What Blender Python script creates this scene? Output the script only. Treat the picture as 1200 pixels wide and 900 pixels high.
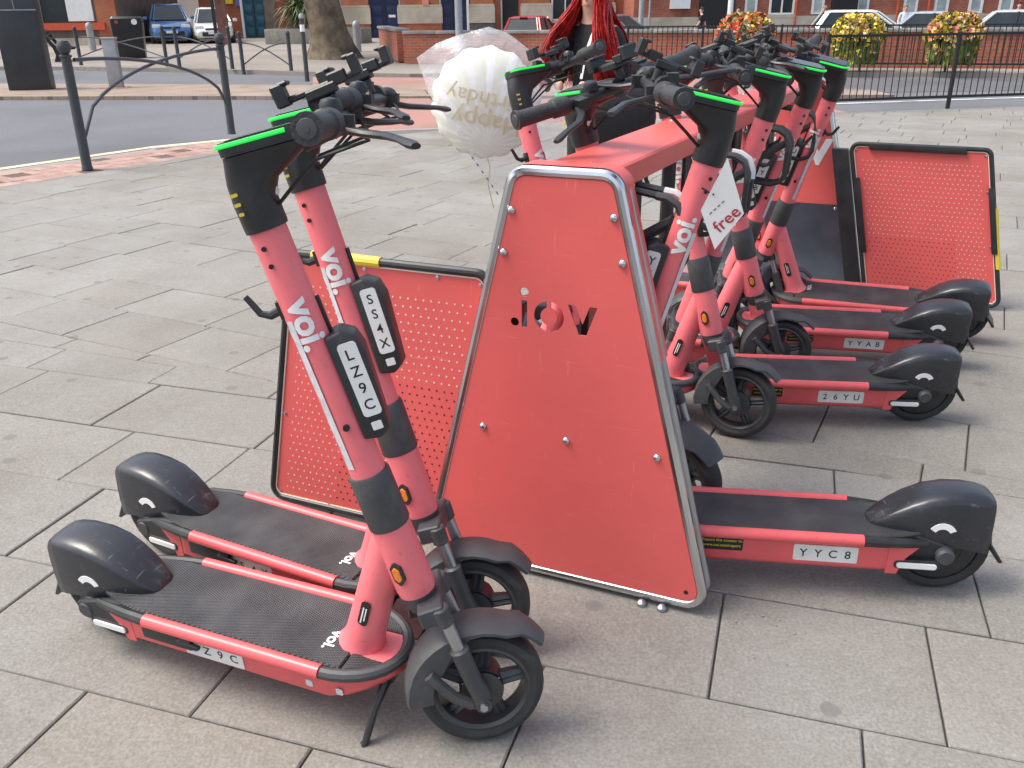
import bpy, bmesh, math, random
from mathutils import Vector, Matrix
random.seed(7)
R_ = math.radians
sc = bpy.context.scene
for o in list(bpy.data.objects): bpy.data.objects.remove(o, do_unlink=True)
COL = sc.collection
# ------------------------------------------------------------------ camera
CAM_H, F_PX, PITCH, ROLL = 1.329, 1030.2, R_(22.8756), R_(-0.6651)
cp, sp = math.cos(PITCH), math.sin(PITCH)
fw = Vector((0, cp, -sp)); up = Vector((0, sp, cp)); rt = Vector((1, 0, 0))
cr, sr = math.cos(ROLL), math.sin(ROLL)
cx_, cy_ = cr*rt + sr*up, -sr*rt + cr*up
cam_d = bpy.data.cameras.new('camera'); cam = bpy.data.objects.new('camera', cam_d); COL.objects.link(cam)
cam.matrix_world = Matrix(((cx_.x, cy_.x, -fw.x, 0), (cx_.y, cy_.y, -fw.y, 0), (cx_.z, cy_.z, -fw.z, CAM_H), (0, 0, 0, 1)))
cam_d.sensor_width = 36; cam_d.lens = F_PX/1200*36; cam_d.clip_end = 2000; cam_d.clip_start = .05
sc.camera = cam
# ------------------------------------------------------------------ sky and sun (bright overcast)
SUN_EL, SUN_AZ = 58, -92      # azimuth measured from +Y towards +X
w = bpy.data.worlds.new('World'); sc.world = w; w.use_nodes = True
nt = w.node_tree; nt.nodes.clear()
sky = nt.nodes.new('ShaderNodeTexSky'); sky.sky_type = 'NISHITA'; sky.sun_disc = False
sky.sun_elevation = R_(SUN_EL); sky.sun_rotation = R_(SUN_AZ); sky.air_density = 1.0; sky.dust_density = 4.0; sky.ozone_density = 1.0
hs = nt.nodes.new('ShaderNodeHueSaturation'); hs.inputs['Saturation'].default_value = .68
bg = nt.nodes.new('ShaderNodeBackground'); bg.inputs['Strength'].default_value = .15
wo = nt.nodes.new('ShaderNodeOutputWorld')
nt.links.new(sky.outputs[0], hs.inputs['Color']); nt.links.new(hs.outputs[0], bg.inputs[0]); nt.links.new(bg.outputs[0], wo.inputs[0])
sd = bpy.data.lights.new('sun', 'SUN'); sun = bpy.data.objects.new('sun', sd); COL.objects.link(sun)
sd.energy = 1.5; sd.angle = R_(22); sd.color = (1, .94, .85)
az, el = R_(SUN_AZ), R_(SUN_EL)
sdir = Vector((math.sin(az)*math.cos(el), math.cos(az)*math.cos(el), math.sin(el)))
sun.rotation_euler = sdir.to_track_quat('Z', 'Y').to_euler()
sc.view_settings.view_transform = 'Standard'; sc.view_settings.look = 'None'
sc.view_settings.exposure = .92; sc.view_settings.gamma = 1; sc.view_settings.use_curve_mapping = False
# ------------------------------------------------------------------ materials
MATS = {}
def mat(name, col, rough=.5, metal=0, var=.08, scale=6.0, bump=0, bscale=40, spec=.5, coat=0, emis=None, estr=0, dirt=None, dscale=3.0, damt=.5, scratch=None, samt=.5):
    if name in MATS: return MATS[name]
    m = bpy.data.materials.new(name); m.use_nodes = True; MATS[name] = m
    t = m.node_tree; b = t.nodes['Principled BSDF']; L = t.links
    tc = t.nodes.new('ShaderNodeTexCoord'); n = t.nodes.new('ShaderNodeTexNoise'); n.inputs['Scale'].default_value = scale; n.inputs['Detail'].default_value = 6
    L.new(tc.outputs['Object'], n.inputs['Vector'])
    cr = t.nodes.new('ShaderNodeValToRGB')
    cr.color_ramp.elements[0].position = .3; cr.color_ramp.elements[1].position = .7
    lo = [max(0, c*(1-var)) for c in col]; hi = [min(1, c*(1+var)) for c in col]
    cr.color_ramp.elements[0].color = (*lo, 1); cr.color_ramp.elements[1].color = (*hi, 1)
    L.new(n.outputs['Fac'], cr.inputs[0]); out = cr.outputs[0]
    if dirt:
        n2 = t.nodes.new('ShaderNodeTexNoise'); n2.inputs['Scale'].default_value = dscale; n2.inputs['Detail'].default_value = 9; n2.inputs['Roughness'].default_value = .7
        L.new(tc.outputs['Object'], n2.inputs['Vector'])
        r2 = t.nodes.new('ShaderNodeValToRGB'); r2.color_ramp.elements[0].position = .55; r2.color_ramp.elements[1].position = .75
        r2.color_ramp.elements[0].color = (0, 0, 0, 1); r2.color_ramp.elements[1].color = (damt, damt, damt, 1)
        L.new(n2.outputs['Fac'], r2.inputs[0])
        mx = t.nodes.new('ShaderNodeMix'); mx.data_type = 'RGBA'
        L.new(r2.outputs[0], mx.inputs[0]); L.new(out, mx.inputs[6]); mx.inputs[7].default_value = (*dirt, 1); out = mx.outputs[2]
    if scratch:
        for k, (sc3, rot) in enumerate((((9, 150, 40), (.3, .5, .2)), ((120, 10, 60), (.9, .1, .7)))):
            mp = t.nodes.new('ShaderNodeMapping'); mp.inputs['Scale'].default_value = sc3; mp.inputs['Rotation'].default_value = rot; L.new(tc.outputs['Object'], mp.inputs[0])
            ns = t.nodes.new('ShaderNodeTexNoise'); ns.inputs['Scale'].default_value = 1.0; ns.inputs['Detail'].default_value = 4; ns.inputs['Roughness'].default_value = .6; L.new(mp.outputs[0], ns.inputs['Vector'])
            rs_ = t.nodes.new('ShaderNodeValToRGB'); rs_.color_ramp.elements[0].position = .66; rs_.color_ramp.elements[1].position = .74; rs_.color_ramp.elements[0].color = (0, 0, 0, 1); rs_.color_ramp.elements[1].color = (samt, samt, samt, 1)
            L.new(ns.outputs['Fac'], rs_.inputs[0]); mx = t.nodes.new('ShaderNodeMix'); mx.data_type = 'RGBA'; L.new(rs_.outputs[0], mx.inputs[0]); L.new(out, mx.inputs[6]); mx.inputs[7].default_value = (*scratch, 1); out = mx.outputs[2]
    L.new(out, b.inputs['Base Color'])
    rr = t.nodes.new('ShaderNodeMapRange'); rr.inputs[3].default_value = max(.03, rough-.09); rr.inputs[4].default_value = min(1, rough+.09)
    L.new(n.outputs['Fac'], rr.inputs[0]); L.new(rr.outputs[0], b.inputs['Roughness'])
    b.inputs['Metallic'].default_value = metal; b.inputs['Specular IOR Level'].default_value = spec; b.inputs['Coat Weight'].default_value = coat
    if bump:
        n3 = t.nodes.new('ShaderNodeTexNoise'); n3.inputs['Scale'].default_value = bscale; n3.inputs['Detail'].default_value = 5
        L.new(tc.outputs['Object'], n3.inputs['Vector'])
        bp = t.nodes.new('ShaderNodeBump'); bp.inputs['Strength'].default_value = bump; bp.inputs['Distance'].default_value = .01
        L.new(n3.outputs['Fac'], bp.inputs['Height']); L.new(bp.outputs[0], b.inputs['Normal'])
    if emis:
        b.inputs['Emission Color'].default_value = (*emis, 1); b.inputs['Emission Strength'].default_value = estr
    return m
PINK = mat('coral_paint', (.84, .18, .20), .36, var=.05, scale=9, dirt=(.42, .10, .10), dscale=28, damt=.38, scratch=(.30, .08, .08), samt=.35)
DECKP = mat('deck_paint', (.74, .115, .12), .34, var=.06, scale=9, dirt=(.32, .07, .065), dscale=20, damt=.45, scratch=(.28, .08, .075), samt=.45)
PANEL = mat('red_panel_paint', (.70, .118, .108), .40, var=.07, scale=2.2, bump=.06, bscale=260, dirt=(.46, .105, .09), dscale=5, damt=.42, scratch=(.88, .36, .32), samt=.3)
BLACK = mat('black_plastic', (.022, .023, .025), .42, var=.3, scale=14, bump=.05, bscale=200, dirt=(.09, .088, .085), dscale=9, damt=.4, scratch=(.13, .13, .13), samt=.4)
FENDM = mat('fender_plastic', (.022, .024, .03), .30, var=.25, scale=8, dirt=(.14, .135, .13), dscale=11, damt=.45, bump=.04, bscale=60, spec=.6, scratch=(.22, .22, .22), samt=.5)
GRIPM = mat('grip_rubber', (.03, .031, .033), .55, var=.2, scale=30, bump=.25, bscale=160)
DGREY = mat('dark_grey_plastic', (.052, .054, .058), .5, var=.2, scale=12, bump=.05, bscale=150, dirt=(.16, .15, .145), dscale=10, damt=.4)
TYRE = mat('tyre_rubber', (.034, .033, .032), .78, var=.25, scale=16, bump=.2, bscale=60, dirt=(.15, .14, .125), dscale=9, damt=.55)
RIMM = mat('wheel_casting', (.075, .077, .08), .45, metal=.5, var=.2, scale=10)
CHROME = mat('polished_steel', (.62, .63, .65), .22, metal=1, var=.05, scale=8)
STEEL = mat('brushed_steel', (.42, .44, .47), .38, metal=1, var=.12, scale=14)
WHITE = mat('white_vinyl', (.80, .80, .78), .5, var=.05, scale=20)
PLATE = mat('plate_vinyl', (.72, .73, .70), .45, var=.06, scale=30, dirt=(.4, .38, .35), dscale=25, damt=.4)
STRIP = mat('reflective_tape', (.62, .63, .65), .4, var=.12, scale=60, dirt=(.3, .28, .28), dscale=30, damt=.5)
INK = mat('black_ink', (.012, .012, .013), .5, var=.1)
ORANGE = mat('amber_reflector', (.75, .22, .02), .2, var=.15, scale=80, bump=.3, bscale=300)
REDL = mat('red_lens', (.45, .012, .015), .2, var=.1, scale=60)
YELL = mat('yellow_tape', (.72, .55, .05), .45, var=.12, scale=12, dirt=(.2, .16, .05), dscale=14, damt=.5)
GREENL = mat('green_light', (.03, .5, .08), .4, var=.05, emis=(.01, .8, .06), estr=.35)
SCREEN = mat('display_glass', (.02, .022, .024), .15, var=.1)
CREAM = mat('cream_edge', (.75, .62, .5), .6, var=.06)
IRON = mat('painted_iron', (.045, .05, .058), .45, var=.15, scale=10, bump=.06, bscale=80)
FENCEM = mat('railing_paint', (.012, .013, .014), .45, var=.2, scale=12)
TSTEEL = mat('galvanised', (.36, .37, .38), .5, metal=.6, var=.12, scale=9)
# ------------------------------------------------------------------ mesh builder
class MB:
    def __init__(s): s.v = []; s.f = []; s.fm = []
    def add(s, v, f, M=None, mi=0):
        k = len(s.v); s.v += [tuple(M @ Vector(p)) for p in v] if M else [tuple(p) for p in v]
        s.f += [tuple(i+k for i in q) for q in f]; s.fm += [mi]*len(f); return s
    def box(s, c, d, M=None, mi=0):
        x, y, z = c; a, b, e = d[0]/2, d[1]/2, d[2]/2
        v = [(x+i*a, y+j*b, z+k*e) for k in (-1, 1) for j in (-1, 1) for i in (-1, 1)]
        return s.add(v, [(0, 2, 3, 1), (4, 5, 7, 6), (0, 1, 5, 4), (2, 6, 7, 3), (0, 4, 6, 2), (1, 3, 7, 5)], M, mi)
    def tube(s, pts, r, n=10, cap=True, closed=False, M=None, mi=0, flat=1.0, upv=None):
        P = [Vector(p) for p in pts]; N = len(P); rs = r if isinstance(r, (list, tuple)) else [r]*N
        T = []
        for i in range(N):
            a = P[(i-1) % N] if (closed or i > 0) else P[i]; b = P[(i+1) % N] if (closed or i < N-1) else P[i]
            T.append((b-a).normalized())
        u = Vector(upv) if upv else (Vector((0, 0, 1)) if abs(T[0].z) < .9 else Vector((1, 0, 0)))
        u = (u - T[0]*u.dot(T[0])).normalized(); vs = []
        for i in range(N):
            u = (u - T[i]*u.dot(T[i])).normalized(); w2 = T[i].cross(u)
            for k in range(n):
                a = 2*math.pi*k/n; vs.append(P[i] + (u*math.cos(a)*flat + w2*math.sin(a))*rs[i])
        fs = []
        for i in range(N if closed else N-1):
            j = (i+1) % N
            for k in range(n): fs.append((i*n+k, i*n+(k+1) % n, j*n+(k+1) % n, j*n+k))
        if cap and not closed: fs += [tuple(range(n))[::-1], tuple((N-1)*n+k for k in range(n))]
        return s.add(vs, fs, M, mi)
    def lathe(s, prof, n=20, M=None, closed=False, mi=0, cap=True):
        vs = [(r*math.cos(2*math.pi*k/n), r*math.sin(2*math.pi*k/n), z) for r, z in prof for k in range(n)]; m = len(prof); fs = []
        for i in range(m if closed else m-1):
            j = (i+1) % m
            for k in range(n): fs.append((i*n+k, i*n+(k+1) % n, j*n+(k+1) % n, j*n+k))
        if cap and not closed:
            if prof[0][0] > 1e-5: fs.append(tuple(range(n))[::-1])
            if prof[-1][0] > 1e-5: fs.append(tuple((m-1)*n+k for k in range(n)))
        return s.add(vs, fs, M, mi)
    def loft(s, rings, cap=True, M=None, mi=0):
        n = len(rings[0]); vs = [p for r in rings for p in r]; fs = []
        for i in range(len(rings)-1):
            for k in range(n): fs.append((i*n+k, i*n+(k+1) % n, (i+1)*n+(k+1) % n, (i+1)*n+k))
        if cap: fs += [tuple(range(n))[::-1], tuple((len(rings)-1)*n+k for k in range(n))]
        return s.add(vs, fs, M, mi)
    def prism(s, poly, t, M=None, mi=0):      # polygon in local xy, extruded along +z by t
        n = len(poly); vs = [(x, y, 0) for x, y in poly] + [(x, y, t) for x, y in poly]
        fs = [tuple(range(n))[::-1], tuple(range(n, 2*n))] + [(i, (i+1) % n, n+(i+1) % n, n+i) for i in range(n)]
        return s.add(vs, fs, M, mi)
    def mesh(s, name, mats, smooth=True, bevel=0, seg=2, ang=35):
        me = bpy.data.meshes.new(name); me.from_pydata(s.v, [], s.f)
        for m in (mats if isinstance(mats, (list, tuple)) else [mats]): me.materials.append(m)
        bm = bmesh.new(); bm.from_mesh(me)
        fl = bm.faces[:]
        for f_, k in zip(fl, s.fm): f_.material_index = k
        bmesh.ops.remove_doubles(bm, verts=bm.verts, dist=1e-6)
        bmesh.ops.recalc_face_normals(bm, faces=bm.faces)
        if bevel:
            es = [e for e in bm.edges if len(e.link_faces) == 2 and e.calc_face_angle(0) > R_(30)]
            bmesh.ops.bevel(bm, geom=es, offset=bevel, segments=seg, profile=.6, affect='EDGES', clamp_overlap=True)
        bm.to_mesh(me); bm.free()
        if smooth:
            me.polygons.foreach_set('use_smooth', [True]*len(me.polygons)); me.set_sharp_from_angle(angle=R_(ang))
        me.update(); return me
    def obj(s, name, mats, parent=None, **k):
        return link(name, s.mesh(name, mats, **k), parent)
def link(name, data, parent=None):
    o = bpy.data.objects.new(name, data); COL.objects.link(o)
    if parent: o.parent = parent
    return o
def tag(o, label=None, cat=None, group=None, kind=None):
    for k, v in (('label', label), ('category', cat), ('group', group), ('kind', kind)):
        if v: o[k] = v
    return o
def thing(name, label, cat, loc=(0, 0, 0), rz=0, group=None):
    o = bpy.data.objects.new(name, None); COL.objects.link(o); o.empty_display_size = .1
    o.location = loc; o.rotation_euler = (0, 0, rz); return tag(o, label, cat, group)
def TR(x, y, z): return Matrix.Translation((x, y, z))
def RX(a): return Matrix.Rotation(R_(a), 4, 'X')
def RY(a): return Matrix.Rotation(R_(a), 4, 'Y')
def RZ(a): return Matrix.Rotation(R_(a), 4, 'Z')
def frame(o, x, y, z):
    return Matrix(((x[0], y[0], z[0], o[0]), (x[1], y[1], z[1], o[1]), (x[2], y[2], z[2], o[2]), (0, 0, 0, 1)))
_txt = {}
def text(s, size=1, bold=0, space=1.0):       # flat lettering, centred, in local xy
    key = (s, bold, space)
    if key not in _txt:
        cu = bpy.data.curves.new('lettering', 'FONT'); cu.body = s; cu.size = 1; cu.offset = bold; cu.space_character = space; cu.resolution_u = 3
        cu.align_x = 'CENTER'; cu.align_y = 'CENTER'; cu.fill_mode = 'FRONT'
        ob = bpy.data.objects.new('lettering', cu); COL.objects.link(ob)
        bpy.context.view_layer.update(); dg = bpy.context.evaluated_depsgraph_get()
        me = bpy.data.meshes.new_from_object(ob.evaluated_get(dg))
        vs = [tuple(v.co) for v in me.vertices]; fs = [tuple(p.vertices) for p in me.polygons]
        if vs:
            xs = [v[0] for v in vs]; ys = [v[1] for v in vs]; ax, ay = (min(xs)+max(xs))/2, (min(ys)+max(ys))/2
            vs = [(v[0]-ax, v[1]-ay, 0) for v in vs]
        bpy.data.objects.remove(ob, do_unlink=True); bpy.data.meshes.remove(me)
        _txt[key] = (vs, fs)
    vs, fs = _txt[key]; return [(x*size, y*size, 0) for x, y, z in vs], fs
def slice_text(v_, f_, step):     # cut lettering into strips so that it can be wrapped on a curve
    bm = bmesh.new(); bv = [bm.verts.new(p) for p in v_]
    for q in f_:
        try: bm.faces.new([bv[i] for i in q])
        except ValueError: pass
    ys = [p[1] for p in v_]; y = min(ys)+step
    while y < max(ys):
        bmesh.ops.bisect_plane(bm, geom=bm.verts[:]+bm.edges[:]+bm.faces[:], plane_co=(0, y, 0), plane_no=(0, 1, 0)); y += step
    bm.verts.index_update(); out = [tuple(v.co) for v in bm.verts], [tuple(v.index for v in f.verts) for f in bm.faces]; bm.free(); return out
def arc(cx, cy, r, a0, a1, n): return [(cx+r*math.cos(R_(a0+(a1-a0)*i/n)), cy+r*math.sin(R_(a0+(a1-a0)*i/n))) for i in range(n+1)]
def rrect(w_, h_, r, n=4):
    a, b = w_/2-r, h_/2-r
    return arc(a, b, r, 0, 90, n)+arc(-a, b, r, 90, 180, n)+arc(-a, -b, r, 180, 270, n)+arc(a, -b, r, 270, 360, n)
def round_poly(P, r, n=5):
    out = []; N = len(P)
    for i in range(N):
        a, b, c = Vector(P[i-1]), Vector(P[i]), Vector(P[(i+1) % N]); u, v = (a-b).normalized(), (c-b).normalized()
        h = math.acos(max(-1, min(1, u.dot(v))))/2; d = r/math.tan(h); ctr = b+(u+v).normalized()*(r/math.sin(h)); p, q = b+u*d-ctr, b+v*d-ctr
        a0 = math.atan2(p.y, p.x); a1 = math.atan2(q.y, q.x)
        da = (a1-a0+math.pi) % (2*math.pi)-math.pi
        out += [(ctr.x+r*math.cos(a0+da*k/n), ctr.y+r*math.sin(a0+da*k/n)) for k in range(n+1)]
    return out
# ================================================================== THE SETTING
def gz(y, x=-20):       # the far pavement rises gently on the left, the car park behind the wall lies lower
    if y < 19: return .03
    k = max(0, min(1, (x+4)/5)); k = k*k*(3-2*k); return .03+max(0, y-23)*(.0085*(1-k)-.019*k)
def noise_mat(name, c1, c2, scale, c3=None, s3=1.0, rough=.85, bump=.3, bscale=120, speck=None):
    m = bpy.data.materials.new(name); m.use_nodes = True; MATS[name] = m; t = m.node_tree; L = t.links; b = t.nodes['Principled BSDF']
    tc = t.nodes.new('ShaderNodeTexCoord')
    n = t.nodes.new('ShaderNodeTexNoise'); n.inputs['Scale'].default_value = scale; n.inputs['Detail'].default_value = 8; n.inputs['Roughness'].default_value = .7
    L.new(tc.outputs['Object'], n.inputs['Vector'])
    cr = t.nodes.new('ShaderNodeValToRGB'); cr.color_ramp.elements[0].position = .35; cr.color_ramp.elements[1].position = .65
    cr.color_ramp.elements[0].color = (*c1, 1); cr.color_ramp.elements[1].color = (*c2, 1); L.new(n.outputs['Fac'], cr.inputs[0]); out = cr.outputs[0]
    if c3:
        n2 = t.nodes.new('ShaderNodeTexNoise'); n2.inputs['Scale'].default_value = s3; n2.inputs['Detail'].default_value = 4
        L.new(tc.outputs['Object'], n2.inputs['Vector'])
        r2 = t.nodes.new('ShaderNodeValToRGB'); r2.color_ramp.elements[0].position = .45; r2.color_ramp.elements[1].position = .7; L.new(n2.outputs['Fac'], r2.inputs[0])
        mx = t.nodes.new('ShaderNodeMix'); mx.data_type = 'RGBA'; L.new(r2.outputs[0], mx.inputs[0]); L.new(out, mx.inputs[6]); mx.inputs[7].default_value = (*c3, 1); out = mx.outputs[2]
    L.new(out, b.inputs['Base Color']); b.inputs['Roughness'].default_value = rough; b.inputs['Specular IOR Level'].default_value = .3
    n3 = t.nodes.new('ShaderNodeTexNoise'); n3.inputs['Scale'].default_value = bscale; n3.inputs['Detail'].default_value = 3
    L.new(tc.outputs['Object'], n3.inputs['Vector'])
    bp = t.nodes.new('ShaderNodeBump'); bp.inputs['Strength'].default_value = bump; bp.inputs['Distance'].default_value = .004
    L.new(n3.outputs['Fac'], bp.inputs['Height']); L.new(bp.outputs[0], b.inputs['Normal'])
    return m
ASPH = noise_mat('asphalt', (.125, .131, .143), (.165, .171, .183), 30, (.108, .112, .121), .35, bump=.5, bscale=90)
REDT = noise_mat('red_asphalt', (.33, .175, .145), (.39, .22, .185), 25, (.28, .17, .145), .6, bump=.5)
PAVE2 = noise_mat('far_paving', (.24, .215, .188), (.31, .28, .245), 9, (.20, .18, .16), .25)
CONC = noise_mat('kerb_stone', (.25, .245, .235), (.34, .33, .315), 18, (.2, .195, .185), 1.5)
BEDM = noise_mat('joint_sand', (.11, .105, .097), (.19, .18, .165), 40)
YLINE = noise_mat('yellow_paint', (.66, .56, .34), (.76, .66, .44), 12, (.5, .43, .3), 3)
WLINE = noise_mat('white_paint', (.6, .6, .58), (.75, .75, .73), 12, (.4, .4, .4), 3)
def brick_mat(name, c1, c2, mortar, sc_, bw=.5, rh=.25, ms=.02, rot=0):
    m = bpy.data.materials.new(name); m.use_nodes = True; MATS[name] = m; t = m.node_tree; L = t.links; b = t.nodes['Principled BSDF']
    tc = t.nodes.new('ShaderNodeTexCoord'); mp = t.nodes.new('ShaderNodeMapping'); mp.inputs['Rotation'].default_value = (rot, 0, 0)
    L.new(tc.outputs['Object'], mp.inputs[0])
    bt = t.nodes.new('ShaderNodeTexBrick'); bt.inputs['Scale'].default_value = sc_; bt.inputs['Brick Width'].default_value = bw; bt.inputs['Row Height'].default_value = rh; bt.inputs['Mortar Size'].default_value = ms
    bt.inputs['Color1'].default_value = (*c1, 1); bt.inputs['Color2'].default_value = (*c2, 1); bt.inputs['Mortar'].default_value = (*mortar, 1); bt.inputs['Bias'].default_value = -.2
    L.new(mp.outputs[0], bt.inputs['Vector'])
    n = t.nodes.new('ShaderNodeTexNoise'); n.inputs['Scale'].default_value = 1.6; n.inputs['Detail'].default_value = 7; L.new(tc.outputs['Object'], n.inputs['Vector'])
    mx = t.nodes.new('ShaderNodeMix'); mx.data_type = 'RGBA'; mx.blend_type = 'MULTIPLY'; mx.inputs[0].default_value = .6
    r2 = t.nodes.new('ShaderNodeValToRGB'); r2.color_ramp.elements[0].position = .3; r2.color_ramp.elements[0].color = (.55, .5, .48, 1); r2.color_ramp.elements[1].position = .65
    L.new(n.outputs['Fac'], r2.inputs[0]); L.new(bt.outputs['Color'], mx.inputs[6]); L.new(r2.outputs[0], mx.inputs[7]); L.new(mx.outputs[2], b.inputs['Base Color'])
    b.inputs['Roughness'].default_value = .85
    bp = t.nodes.new('ShaderNodeBump'); bp.inputs['Strength'].default_value = .6; bp.inputs['Distance'].default_value = .01; bp.invert = True
    L.new(bt.outputs['Fac'], bp.inputs['Height']); L.new(bp.outputs[0], b.inputs['Normal'])
    return m
# vertical faces: object x along the wall, z up -> rotate so that the texture lies in xz
BRICK = brick_mat('red_brick', (.42, .115, .06), (.30, .075, .045), (.30, .22, .17), 1.0, .225, .075, .008, R_(-90))
BRICKB = brick_mat('orange_brick', (.50, .14, .06), (.40, .105, .05), (.33, .2, .13), 1.0, .225, .075, .008, R_(-90))
TANB = brick_mat('tan_paviors', (.35, .275, .215), (.29, .23, .18), (.17, .145, .12), 1.0, .2, .1, .006)
# --- road: one big sheet, asphalt
ROAD_Z = -.075
mb = MB(); mb.add([(-900, -300, ROAD_Z), (900, -300, ROAD_Z), (900, 1500, ROAD_Z), (-900, 1500, ROAD_Z)], [(0, 1, 2, 3)])
tag(mb.obj('road', ASPH, smooth=False), kind='structure')
# --- plaza edge (kerb line next to the road), clockwise seen from above
KC = [(-8.2, 1.5), (-7.2, 4.6), (-5.9, 7.0), (-4.85, 8.6), (-3.75, 10.25), (-2.7, 11.1), (-1.6, 11.45), (-.5, 11.65), (2, 12.25), (4.84, 12.84), (7.53, 13.39), (15, 14.9)]
PLAZA = KC + [(15, -3), (-8.2, -3)]
def inset(poly, d):      # offset only the kerb side
    out = []
    n = len(KC)
    for i, p in enumerate(KC):
        a = Vector(KC[max(0, i-1)]); b = Vector(KC[min(n-1, i+1)]); t_ = (b-a).normalized(); nrm = Vector((t_.y, -t_.x)); out.append((p[0]+nrm.x*d, p[1]+nrm.y*d))
    return out
def clip(poly, a, b):    # keep the right-hand side of a->b
    out = []; ax, ay = a; dx, dy = b[0]-ax, b[1]-ay
    def side(p): return dx*(p[1]-ay)-dy*(p[0]-ax)
    for i in range(len(poly)):
        p, q = poly[i-1], poly[i]; s0, s1 = side(p), side(q)
        if (s0 <= 0) != (s1 <= 0): k = s0/(s0-s1); out.append((p[0]+(q[0]-p[0])*k, p[1]+(q[1]-p[1])*k))
        if s1 <= 0: out.append(q)
    return out
plaza = MB(); plaza.prism([(x, y) for x, y in (inset(KC, .1)+[(15, -3), (-8, -3)])][::-1], .06, TR(0, 0, -.074))
plaza_o = tag(plaza.obj('plaza_paving', BEDM, smooth=False), kind='structure')
# slabs, two zones of coursed paving that meet at a slight angle
SLABM = bpy.data.materials.new('paving_slab'); SLABM.use_nodes = True
def slab_material(m):
    t = m.node_tree; L = t.links; b = t.nodes['Principled BSDF']; N = t.nodes.new
    geo = N('ShaderNodeNewGeometry'); at = N('ShaderNodeAttribute'); at.attribute_name = 'tone'
    def nz(s, d=6, r=.6):
        n = N('ShaderNodeTexNoise'); n.inputs['Scale'].default_value = s; n.inputs['Detail'].default_value = d; n.inputs['Roughness'].default_value = r; L.new(geo.outputs['Position'], n.inputs['Vector']); return n
    def ramp(n, p0, p1, c0, c1):
        r = N('ShaderNodeValToRGB'); r.color_ramp.elements[0].position = p0; r.color_ramp.elements[1].position = p1; r.color_ramp.elements[0].color = (*c0, 1); r.color_ramp.elements[1].color = (*c1, 1); L.new(n, r.inputs[0]); return r.outputs[0]
    def mix(f, a, c, mode='MIX', fac=None):
        x = N('ShaderNodeMix'); x.data_type = 'RGBA'; x.blend_type = mode
        if fac is not None: x.inputs[0].default_value = fac
        else: L.new(f, x.inputs[0])
        L.new(a, x.inputs[6])
        if isinstance(c, tuple): x.inputs[7].default_value = (*c, 1)
        else: L.new(c, x.inputs[7])
        return x.outputs[2]
    grain = ramp(nz(130, 3, .6).outputs['Fac'], .33, .66, (.55, .53, .50), (1.08, 1.08, 1.08))
    mid = ramp(nz(34, 5, .7).outputs['Fac'], .3, .7, (.80, .79, .77), (1, 1, 1))
    stain = ramp(nz(2.3, 6, .65).outputs['Fac'], .35, .65, (.82, .80, .775), (1.0, 1.0, 1.0))
    c = mix(None, at.outputs['Color'], grain, 'MULTIPLY', .55)
    c = mix(None, c, mid, 'MULTIPLY', .8); c = mix(None, c, stain, 'MULTIPLY', .9)
    big = ramp(nz(.55, 3, .5).outputs['Fac'], .38, .62, (.89, .87, .84), (1.04, 1.04, 1.04)); c = mix(None, c, big, 'MULTIPLY', .9)
    spk = ramp(nz(95, 1, .4).outputs['Fac'], .66, .72, (0, 0, 0), (.10, .10, .10)); c = mix(spk, c, (.62, .6, .57))
    dk = ramp(nz(120, 1, .4).outputs['Fac'], .68, .75, (0, 0, 0), (.35, .35, .35)); c = mix(dk, c, (.12, .11, .1))
    # trodden chewing gum
    vo = N('ShaderNodeTexVoronoi'); vo.voronoi_dimensions = '2D'; vo.inputs['Scale'].default_value = 2.2; L.new(geo.outputs['Position'], vo.inputs['Vector'])
    vn = nz(30, 2, .5); ad = N('ShaderNodeMath'); ad.operation = 'MULTIPLY_ADD'; ad.inputs[1].default_value = .02; L.new(vn.outputs['Fac'], ad.inputs[0]); L.new(vo.outputs['Distance'], ad.inputs[2])
    gum = ramp(ad.outputs[0], .050, .064, (.62, .62, .62), (0, 0, 0))
    c = mix(gum, c, (.14, .135, .13))
    L.new(c, b.inputs['Base Color']); b.inputs['Roughness'].default_value = .8; b.inputs['Specular IOR Level'].default_value = .35
    bp = N('ShaderNodeBump'); bp.inputs['Strength'].default_value = .35; bp.inputs['Distance'].default_value = .004
    L.new(nz(110, 4, .7).outputs['Fac'], bp.inputs['Height']); L.new(bp.outputs[0], b.inputs['Normal'])
slab_material(SLABM)
edgeS = inset(KC, .13); STRIPW = .80
edgeB = inset(KC, .13+STRIPW)
# left part of the edge carries a brick strip: region edge switches from edgeB to edgeS at KC index 6
reg = edgeB[:6]+edgeS[7:]
pieces = []
def course(origin, ang, v0, v1, u0, u1, clips, rnd, tone):
    c, s = math.cos(R_(ang)), math.sin(R_(ang)); v = v0
    while v < v1:
        h = rnd.choice((.36, .38, .40, .38)); u = u0-rnd.random()*.6
        while u < u1:
            l = rnd.choice((.46, .54, .60, .66, .72)); g = .0024
            q = [(u+g, v+g), (u+l-g, v+g), (u+l-g, v+h-g), (u+g, v+h-g)]
            poly = [(origin[0]+c*x-s*y, origin[1]+s*x+c*y) for x, y in q]
            for a, b in clips:
                poly = clip(poly, a, b)
                if len(poly) < 3: break
            if len(poly) >= 3:
                cx = sum(p[0] for p in poly)/len(poly); cy = sum(p[1] for p in poly)/len(poly)
                ar = abs(sum(poly[i-1][0]*poly[i][1]-poly[i][0]*poly[i-1][1] for i in range(len(poly))))/2
                if ar > .006 and cy > .5: pieces.append((cx, cy, ar, poly))
            u += l
        v += h
rnd = random.Random(11)
Z0, ZA = (-2.0, 3.62), -21.5                       # line where the two directions meet
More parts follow.
